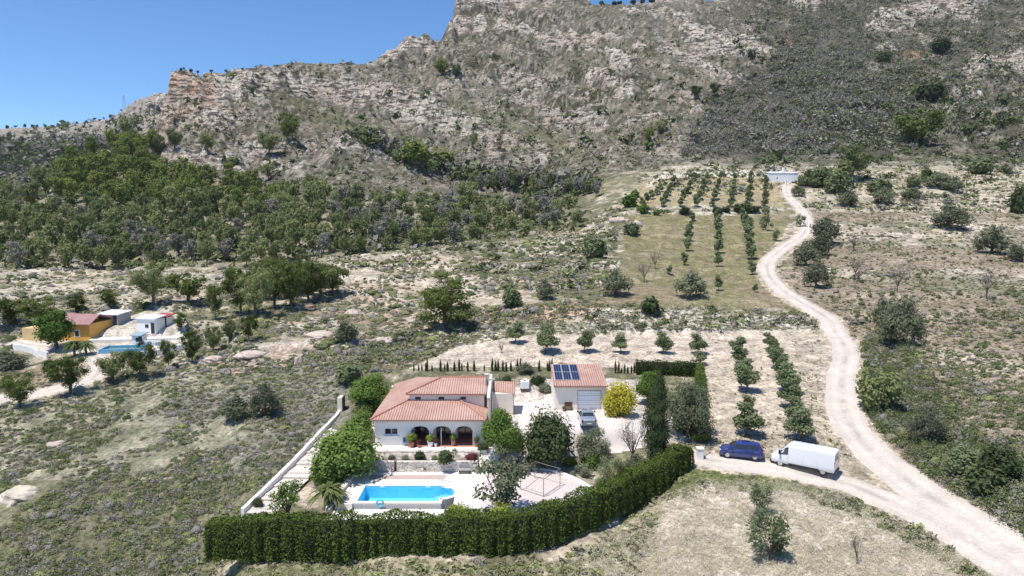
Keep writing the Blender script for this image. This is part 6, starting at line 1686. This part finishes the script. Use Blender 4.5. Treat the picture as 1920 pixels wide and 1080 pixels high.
# ------------------------------------------------------------------ vehicles: x = length (front at -x), y = width
def vehicle(name, label, cat, px, py, z, heading, st, paint, wheels, wr, glass, extra=None, roofm=None):
    """st: stations (x, zb, wl, zbelt, wb, zt, wt)"""
    x, y, gz, _z = pix(px, py)
    o = thing(name, label, cat, (x, y, gz + .06), heading)
    def ringpts(s):
        x_, zb, wl, zbe, wb, zt, wt = s
        h = [(wl * .92, zb), (wl, zb + .16), (max(wl, wb) , (zb + zbe) * .52), (wb, zbe), (wt + (wb - wt) * .12, zbe + (zt - zbe) * .86), (wt - .10, zt), (0, zt + .025)]
        return [(x_, -a_, b__) for a_, b__ in h] + [(x_, a_, b__) for a_, b__ in h[-2::-1]]
    R_ = [ringpts(s) for s in st]; m = len(R_[0]); V = [p for q in R_ for p in q]
    Fs = [(i * m + j, i * m + j + 1, (i + 1) * m + j + 1, (i + 1) * m + j) for i in range(len(st) - 1) for j in range(m - 1)]
    Fs += [(i * m + m - 1, i * m, (i + 1) * m, (i + 1) * m + m - 1) for i in range(len(st) - 1)]
    Fs += [tuple(range(m))[::-1], tuple((len(st) - 1) * m + i for i in range(m))]
    body = MB().add(V, Fs).build('body', paint, o, smooth=True, bevel=0)
    es = body.modifiers.new('split', 'EDGE_SPLIT'); es.split_angle = math.radians(28)
    def S(sf, rf):
        i = min(int(sf), len(st) - 2); u_ = sf - i; j = min(int(rf), m - 2); v_ = rf - j
        P = [np.array(R_[i][j]), np.array(R_[i][j + 1]), np.array(R_[i + 1][j]), np.array(R_[i + 1][j + 1])]
        return (P[0] * (1 - v_) + P[1] * v_) * (1 - u_) + (P[2] * (1 - v_) + P[3] * v_) * u_
    for nm, mt, s0, s1, r0_, r1_ in glass:
        for mir in ((0, 1) if nm in ('side_window', 'moulding') else (0,)):
            g = MB(); K = 6
            a0, a1 = (r0_, r1_) if not mir else (m - 1 - r1_, m - 1 - r0_)
            grid = [[S(s0 + (s1 - s0) * i / K, a0 + (a1 - a0) * j / K) for j in range(K + 1)] for i in range(K + 1)]
            nrm = np.cross(grid[K][0] - grid[0][0], grid[0][K] - grid[0][0]); nrm /= np.linalg.norm(nrm)
            c_ = grid[K // 2][K // 2]; 
            if np.dot(nrm, c_ - np.array([c_[0] * .8, 0, .8])) < 0: nrm = -nrm
            V2 = [tuple(p + nrm * .014) for q in grid for p in q]
            g.add(V2, [(i * (K + 1) + j, i * (K + 1) + j + 1, (i + 1) * (K + 1) + j + 1, (i + 1) * (K + 1) + j) for i in range(K) for j in range(K)])
            g.build(nm, mt, o)
    for wx_, wy_ in wheels:
        for s_ in (-1, 1):
            w_ = MB().cyl((wx_, wr), wr, s_ * (wy_ - .19), s_ * (wy_ + .03), 22, axis='y').build('wheel', M_RUBBER, o)
            MB().cyl((wx_, wr), wr * .64, s_ * (wy_ + .031), s_ * (wy_ + .045), 16, axis='y').build('rim', M_CHROME, w_)
            MB().cyl((wx_, wr + .02), wr * 1.17, s_ * (wy_ - .22), s_ * (wy_ + .012), 22, axis='y').build('wheel_arch', M_BLACK, o)
    if extra: extra(o)
    return o
P_BLUE = mk('dark_blue_paint', (.018, .032, .17), .25, .1, 2, coat=1.0)
P_WHITE = mk('van_white_paint', (.80, .81, .83), .3, .02, 2, coat=.6)
P_SILVER = mk('silver_paint', (.42, .47, .53), .3, .03, 2, metal=.5, coat=.8)
M_LAMP = mk('lamp_lens', (.75, .77, .78), .15, .05, 5); M_REDL = mk('tail_lamp', (.35, .015, .015), .25, .1, 5)
def car_extra(L, Wd, mir, hz, tz):
    def f(o):
        for s_ in (-1, 1):
            MB().box(-L / 2 + .0, -L / 2 + .22, s_ * (Wd - .32) - .16, s_ * (Wd - .32) + .16, hz - .08, hz + .07).build('headlight', M_LAMP, o, bevel=.03)
            MB().box(L / 2 - .12, L / 2 + .015, s_ * (Wd - .14) - .08, s_ * (Wd - .14) + .08, tz - .16, tz + .16).build('tail_light', M_REDL, o, bevel=.02)
            MB().box(mir, mir + .14, s_ * (Wd + .02) - .02, s_ * (Wd + .16) + .02 if s_ > 0 else s_ * (Wd + .02) + .02, hz + .25, hz + .42).build('mirror', M_BLACK, o) if s_ > 0 else MB().box(mir, mir + .14, -Wd - .2, -Wd, hz + .25, hz + .42).build('mirror', M_BLACK, o)
        MB().box(L / 2 - .02, L / 2 + .02, -.26, .26, .5, .62).build('number_plate', M_WHITE, o)
        MB().box(-L / 2 - .02, -L / 2 + .1, -Wd + .15, Wd - .15, .22, .48).build('bumper', M_BLACK, o)
    return f
# compact minivan: front to the left
mv = [(-2.12, .30, .62, .52, .62, .62, .55), (-2.02, .24, .78, .66, .80, .78, .66), (-1.55, .22, .86, .84, .86, .96, .76), (-1.15, .2, .88, .92, .88, 1.06, .76), (-.45, .2, .88, .98, .88, 1.52, .66), (.1, .2, .89, .99, .88, 1.60, .68), (1.2, .2, .89, 1.0, .88, 1.58, .67), (1.75, .22, .88, 1.02, .86, 1.48, .64), (2.02, .28, .84, 1.0, .82, 1.12, .66), (2.12, .34, .78, .8, .76, .88, .66)]
vehicle('minivan', 'dark blue compact minivan parked on the driveway by the gate', 'car', 1389, 857, 1.8, math.radians(-17), mv, P_BLUE, [(-1.32, .84), (1.32, .84)], .33,
        [('side_window', M_GLASS, 3.75, 4.9, 3.15, 4.05), ('side_window', M_GLASS, 4.95, 5.6, 3.15, 4.05), ('side_window', M_GLASS, 5.65, 6.8, 3.15, 4.0), ('windshield', M_GLASS, 3.1, 3.95, 4.6, 7.4), ('rear_window', M_GLASS, 7.1, 7.9, 4.7, 7.3)], car_extra(4.2, .86, -.95, .72, 1.0))
# panel van
vn = [(-2.98, .45, .80, .60, .82, .78, .72), (-2.85, .40, .92, .85, .94, 1.12, .80), (-2.45, .40, 1.0, 1.08, .99, 1.32, .84), (-2.1, .40, 1.01, 1.2, 1.0, 1.62, .86), (-1.5, .40, 1.02, 1.25, 1.01, 2.22, .86), (-1.2, .40, 1.02, 1.25, 1.01, 2.34, .90), (2.7, .42, 1.02, 1.25, 1.01, 2.36, .90), (2.96, .44, 1.01, 1.25, 1.0, 2.32, .88)]
def van_extra(o):
    for s_ in (-1, 1):
        MB().box(-2.90, -2.62, s_ * .72 - .14, s_ * .72 + .14, .88, 1.12).build('headlight', M_LAMP, o, bevel=.04)
        MB().box(2.93, 2.985, s_ * .93 - .06, s_ * .93 + .06, 1.0, 1.5).build('tail_light', M_REDL, o)
        MB().box(-2.12, -1.95, s_ * 1.15 - .12, s_ * 1.15 + .12, 1.35, 1.72).build('mirror', M_BLACK, o)
        MB().box(-1.2, 1.6, s_ * 1.025 - .012, s_ * 1.025 + .012, .42, .56).build('side_moulding', M_BLACK, o)
        for xd in (-1.28, .05, 1.42): MB().box(xd, xd + .018, s_ * 1.018 - .006, s_ * 1.018 + .006, .5, 1.25).build('door_seam', M_METAL, o)
    MB().box(-3.04, -2.86, -.85, .85, .26, .66).build('bumper', M_BLACK, o, bevel=.04)
    MB().box(2.96, 3.05, -.95, .95, .3, .5).build('rear_bumper', M_BLACK, o)
    MB().box(2.965, 2.985, -.62, -.12, 1.5, 2.1).build('rear_window', M_GLASS, o); MB().box(2.965, 2.985, .12, .62, 1.5, 2.1).build('rear_window', M_GLASS, o)
    MB().box(-3.0, -2.93, -.4, .4, .72, .92).build('grille', M_BLACK, o)
    for xr in (-.6, .6, 1.8): MB().box(xr, xr + .05, -.8, .8, 2.365, 2.40).build('roof_rib', P_WHITE, o)
vehicle('panel_van', 'high white panel van parked where the driveway meets the track', 'van', 1507, 879, 1.5, math.radians(-37), vn, P_WHITE, [(-2.0, .93), (1.95, .93)], .36,
        [('side_window', M_GLASS, 3.15, 4.75, 3.12, 3.95), ('windshield', M_GLASS, 3.08, 3.95, 4.55, 7.45)], van_extra)
# silver saloon seen from behind
sv = [(-2.3, .30, .62, .5, .66, .60, .5), (-2.18, .24, .78, .66, .80, .76, .62), (-1.5, .22, .86, .82, .85, .92, .72), (-.95, .2, .88, .88, .86, .98, .72), (-.25, .2, .88, .92, .87, 1.36, .60), (.15, .2, .88, .92, .87, 1.43, .60), (.75, .2, .88, .92, .87, 1.40, .59), (1.30, .22, .88, .94, .86, 1.04, .68), (2.1, .26, .86, .92, .84, 1.00, .70), (2.3, .34, .8, .8, .78, .88, .68)]
vehicle('saloon_car', 'silver grey saloon seen from behind before the garage door', 'car', 1100, 793, 3.3, math.radians(-90), sv, P_SILVER, [(-1.4, .84), (1.35, .84)], .32,
        [('side_window', M_GLASS, 3.6, 5.1, 3.15, 4.0), ('side_window', M_GLASS, 5.2, 6.5, 3.15, 4.0), ('windshield', M_GLASS, 3.1, 3.95, 4.6, 7.4), ('rear_window', M_GLASS, 6.12, 6.92, 4.5, 7.5)], car_extra(4.6, .86, -.75, .72, .84))

# ------------------------------------------------------------------ farm on the left and white farmhouse above
def gz(x, y): return float(ground(np.array(x), np.array(y)))
M_OCHRE = mk('ochre_render', (.74, .40, .09), .85, .08, 1.0); M_OCHRE2 = mk('pale_ochre_render', (.72, .50, .26), .85, .06, 1.0)
fx, fy, fz, fZ = pix(156, 640)
s_ = fZ / F
fh = thing('farmhouse', 'orange farmhouse with pinkish tiled roof behind the dark broad tree', 'house', (fx, fy, fz - .3), math.radians(-6))
MB().box(-5.2, 1.3, 0, 5.6, 0, 3.3).build('wall', M_OCHRE, fh)
MB().box(-7.2, -5.21, -.3, 5.5, 0, 4.0).build('side_wing', M_OCHRE, fh)
MB().box(-10.2, -7.21, -1.2, 3.5, -.4, 2.6).build('side_wing', M_OCHRE2, fh)
MB().poly([(-5.4, -.5, 3.3), (1.7, -.5, 3.3), (1.0, 3.2, 4.6), (-4.6, 3.2, 4.6)], .15).poly([(-4.6, 3.21, 4.6), (1.0, 3.21, 4.6), (1.7, 6.0, 3.5), (-5.4, 6.0, 3.5)], .15).build('roof', TX2, fh)
MB().poly([(-7.4, -.4, 4.15), (-5.25, -.4, 4.15), (-5.25, 5.5, 4.4), (-7.4, 5.5, 4.4)], .12).build('roof', TX2, fh)
wn = MB().box(-1.6, -.5, -.04, -.01, 1.0, 2.3).build('window', M_WHITE, fh); MB().box(-1.4, -.7, -.07, -.045, 1.15, 2.15).build('pane', M_GLASS, wn)
MB().box(-7.3, -5.3, -.3, 2, 4.3, 4.36).build('solar_panel', M_PV, fh)
tr_ = pix(215, 650)
MB_ = MB().poly([(0, 0, 0), (14, 2, 0), (15, 12, .3), (3, 14, .3), (-2, 6, .2)], 2.5); o = MB_.build('farm_terrace', M_DECK, None, (fx + 1.6, fy - 1.0, fz + .40)); tag(o, kind='structure')
def shed(px, py, w_, d_, h, label, mw, mr, rot=-.2, nm='shed'):
    p = pix(px, py); zt = p[2]
    o = thing(nm, label, 'shed', (p[0], p[1], zt - .1), rot)
    MB().box(-w_ / 2, w_ / 2, 0, d_, -.5, h).build('wall', mw, o)
    MB().poly([(-w_ / 2 - .2, -.2, h + .12), (w_ / 2 + .2, -.2, h + .12), (w_ / 2 + .2, d_ + .2, h + .45), (-w_ / 2 - .2, d_ + .2, h + .45)], .12).build('roof', mr, o)
    wd = MB().box(-.1, .55, -.04, -.01, 1.0, 1.6).build('window', M_BLACK, o)
    MB().box(w_ * .28, w_ * .28 + .7, -.04, -.01, 0, 1.9).build('door', M_DARK, o)
    return o
M_GREYR = mk('grey_roof_sheet', (.34, .35, .36), .7, .1, 2)
shed(203, 610, 4.0, 3.2, 2.0, 'grey shed with white roof sheet beside the orange house', M_GREYR, M_WHITE)
shed(274, 624, 3.7, 2.6, 2.5, 'white shed in the middle of the farm yard', M_WHITE, mk('white_roof_sheet', (.70, .74, .80), .6, .05, 2))
shed(300, 612, 2.4, 2.2, 1.7, 'small white shed with dark red roof at the back of the farm yard', M_WHITE, mk('red_roof_sheet', (.36, .06, .05), .7, .15, 3))
shed(256, 650, 1.6, 1.6, 1.9, 'little white pump hut beside the farm pool', M_WHITE, mk('blue_grey_sheet', (.30, .38, .46), .6, .1, 3))
pp_ = pix(282, 650)
pw_ = MB().box(-2.6, 2.6, 0, .25, -.8, 1.0); o = pw_.build('parapet_wall', M_WHITE, None, (pp_[0], pp_[1], pp_[2])); o.rotation_euler = (0, 0, -.1); tag(o, 'white parapet with square openings in front of the farm yard', 'wall')
for q_ in range(3): MB().box(-1.9 + q_ * 1.4, -1.1 + q_ * 1.4, -.03, -.005, .25, .75).build('opening', M_GREYD, o)
p = pix(230, 662)
fp = thing('plunge_pool', 'small raised blue pool below the farm yard', 'pool', (p[0], p[1], p[2]), .12)
MB().box(-3.6, 3.4, -.2, 0, -.6, .7).box(-3.6, -3.4, 0, 3.4, -.6, .7).box(3.2, 3.4, 0, 3.4, -.6, .7).box(-3.4, 3.2, 3.2, 3.4, -.6, .7).build('wall', mk('pool_wall_blue', (.16, .40, .62), .6, .08, 3), fp)
MB().box(-3.4, 3.2, 0, 3.2, -.3, .45).build('water', mk('green_blue_water', (.08, .20, .19), .08, .1, 2), fp)
fw, _, _ = wall_line('garden_wall', [pix(26, 656)[:2], pix(60, 662)[:2], pix(90, 672)[:2]], .3, 1.0, M_WALL, 'low cream wall in front of the orange farmhouse')
fw, _, _ = wall_line('garden_wall', [pix(262, 668)[:2], pix(300, 664)[:2], pix(345, 655)[:2]], .3, .8, M_WALL, 'low pale wall right of the farm pool')
# white farmhouse at the head of the road
p = pix(1469, 343); s_ = p[3] / F
wh = thing('white_farmhouse', 'plain white farmhouse at the top end of the dirt road', 'house', (p[0], p[1], p[2] - .5), 0)
hwd = 54 * s_ / 2
wl = MB().box(-hwd, hwd, 0, 6, -.8, 4.6); wl.build('wall', M_WHITE, wh)
MB().poly([(-hwd - .2, -.2, 4.7), (hwd + .2, -.2, 4.7), (hwd + .2, 6.2, 5.4), (-hwd - .2, 6.2, 5.4)], .12).build('roof', M_WHITE, wh)
MB().box(-.9, .9, -.01, 1.4, 4.7, 5.5).box(-.35, .35, .3, 1.1, 5.5, 6.9).build('bell_gable', M_WHITE, wh)
MB().box(hwd - 2.6, hwd - .4, -.05, -.01, -.3, 1.0).build('door', M_DARK, wh)
MB().box(-hwd + 3.0, -hwd + 3.6, -.05, -.01, 2.2, 2.9).build('window', M_GREYR, wh)
# pylon on the far left ridge
c_ = int(np.searchsorted(GX, 232)); j_ = int(np.argmin(PYF[c_, :]))
py_ = thing('electricity_pylon', 'faint lattice electricity pylon on the far left ridge', 'pylon', (XG[c_, j_], YG[c_, j_], ZW[c_, j_]), .3)
Hh = 20.0; m = MB()
for sx in (-1, 1):
    for sy in (-1, 1): m.bar((sx * 2.2, sy * 2.2, 0), (sx * .5, sy * .5, Hh), .10, 4)
for k in range(6):
    z0, z1 = k * Hh / 6, (k + 1) * Hh / 6; w0, w1 = 2.2 - 1.7 * k / 6, 2.2 - 1.7 * (k + 1) / 6
    for sy in (-1, 1): m.bar((-w0, sy * w0, z0), (w1, sy * w1, z1), .05, 4); m.bar((w0, sy * w0, z0), (-w1, sy * w1, z1), .05, 4)
m.build('mast', M_METAL, py_)
a_ = MB().bar((-6, 0, Hh), (6, 0, Hh), .1, 4).bar((-6, 0, Hh), (-3.5, 0, Hh + 3), .08, 4).bar((6, 0, Hh), (3.5, 0, Hh + 3), .08, 4).bar((-3.5, 0, Hh + 3), (0, 0, Hh), .06, 4).bar((3.5, 0, Hh + 3), (0, 0, Hh), .06, 4); a_.build('crossarm', M_METAL, py_)
# boulders
def boulder(px, py, wpx, hpx, label, mat, seed):
    p = pix(px, py)
    if p is None: return
    s = p[3] / F; r_ = np.random.default_rng(seed)
    V = []; K, L_ = 18, 10; off_ = r_.uniform(0, 50, 2)
    for i in range(L_ + 1):
        th = math.pi * i / L_
        for j in range(K):
            ph = 2 * math.pi * j / K
            d_ = np.array([math.sin(th) * math.cos(ph), math.sin(th) * math.sin(ph), math.cos(th)])
            k_ = .45 + 1.0 * float(fbm(np.array(d_[0] * 1.6 + off_[0] + d_[2]), np.array(d_[1] * 1.6 + off_[1]), 3, seed))
            V.append((d_[0] * wpx * s / 2 * k_, d_[1] * wpx * s / 2.4 * k_, d_[2] * hpx * s * .62 * k_))
    Fs = [(i * K + j, (i + 1) * K + j, (i + 1) * K + (j + 1) % K, i * K + (j + 1) % K) for i in range(L_) for j in range(K)]
    o = MB().add(V, Fs).build('boulder', mat, None, (p[0], p[1], p[2])); o.rotation_euler = (0, 0, r_.uniform(0, 6)); tag(o, label, 'boulder')
M_BLD = mk('boulder_rock', (.60, .52, .42), .95, .15, 1.2, .5); M_BLD2 = mk('pink_boulder_rock', (.52, .42, .36), .95, .2, 1.2, .5)
for k, (px, py, w_, h, m_, lb) in enumerate([(36, 930, 66, 26, M_BLD, 'large pale earth boulder at the left edge among scrub'), (22, 948, 20, 16, M_BLD, 'smaller pale boulder below the large left one'), (105, 833, 30, 10, M_BLD2, 'flat pinkish boulder upper left in the scrub'), (660, 590, 36, 16, M_BLD2, 'pale boulder left of the conical pine'), (720, 640, 36, 14, M_BLD2, 'flat pale boulder below the conical pine'), (560, 680, 20, 22, M_BLD2, 'upright pale rock on the slope behind the villa'), (470, 665, 60, 14, M_BLD2, 'pink rock ledge right of the farm'), (400, 675, 50, 14, M_BLD2, 'pinkish rock ledge at the farm slope'), (600, 628, 60, 12, M_BLD2, 'red stained rock ledge on the mid slope'), (1160, 415, 40, 14, M_BLD2, 'pink rock outcrop below the upper orchard'), (1192, 422, 30, 14, M_BLD2, 'round pale rock outcrop below the upper orchard'), (1785, 920, 12, 8, M_BLD, 'little pale stone beside the track right edge'), (1735, 882, 10, 6, M_BLD, 'little stone between bushes and track')]):
    boulder(px, py, w_, h, lb, m_, 20 + k)

# ------------------------------------------------------------------ the air: a thin even summer haze over the whole valley
hm = bpy.data.materials.new('summer_haze'); hm.use_nodes = True
ht = hm.node_tree; ht.nodes.remove(ht.nodes['Principled BSDF'])
pv = ht.nodes.new('ShaderNodeVolumePrincipled'); pv.inputs['Color'].default_value = (.80, .88, 1.0, 1); pv.inputs['Density'].default_value = .00004; pv.inputs['Anisotropy'].default_value = .2
ht.links.new(pv.outputs[0], ht.nodes['Material Output'].inputs['Volume'])
zt_ = float(ZW.max()) + 25
hz = MB().box(-1750, 1750, -70, 1560, float(ZW.min()) - 1.5, zt_).build('haze', hm); tag(hz, kind='stuff')
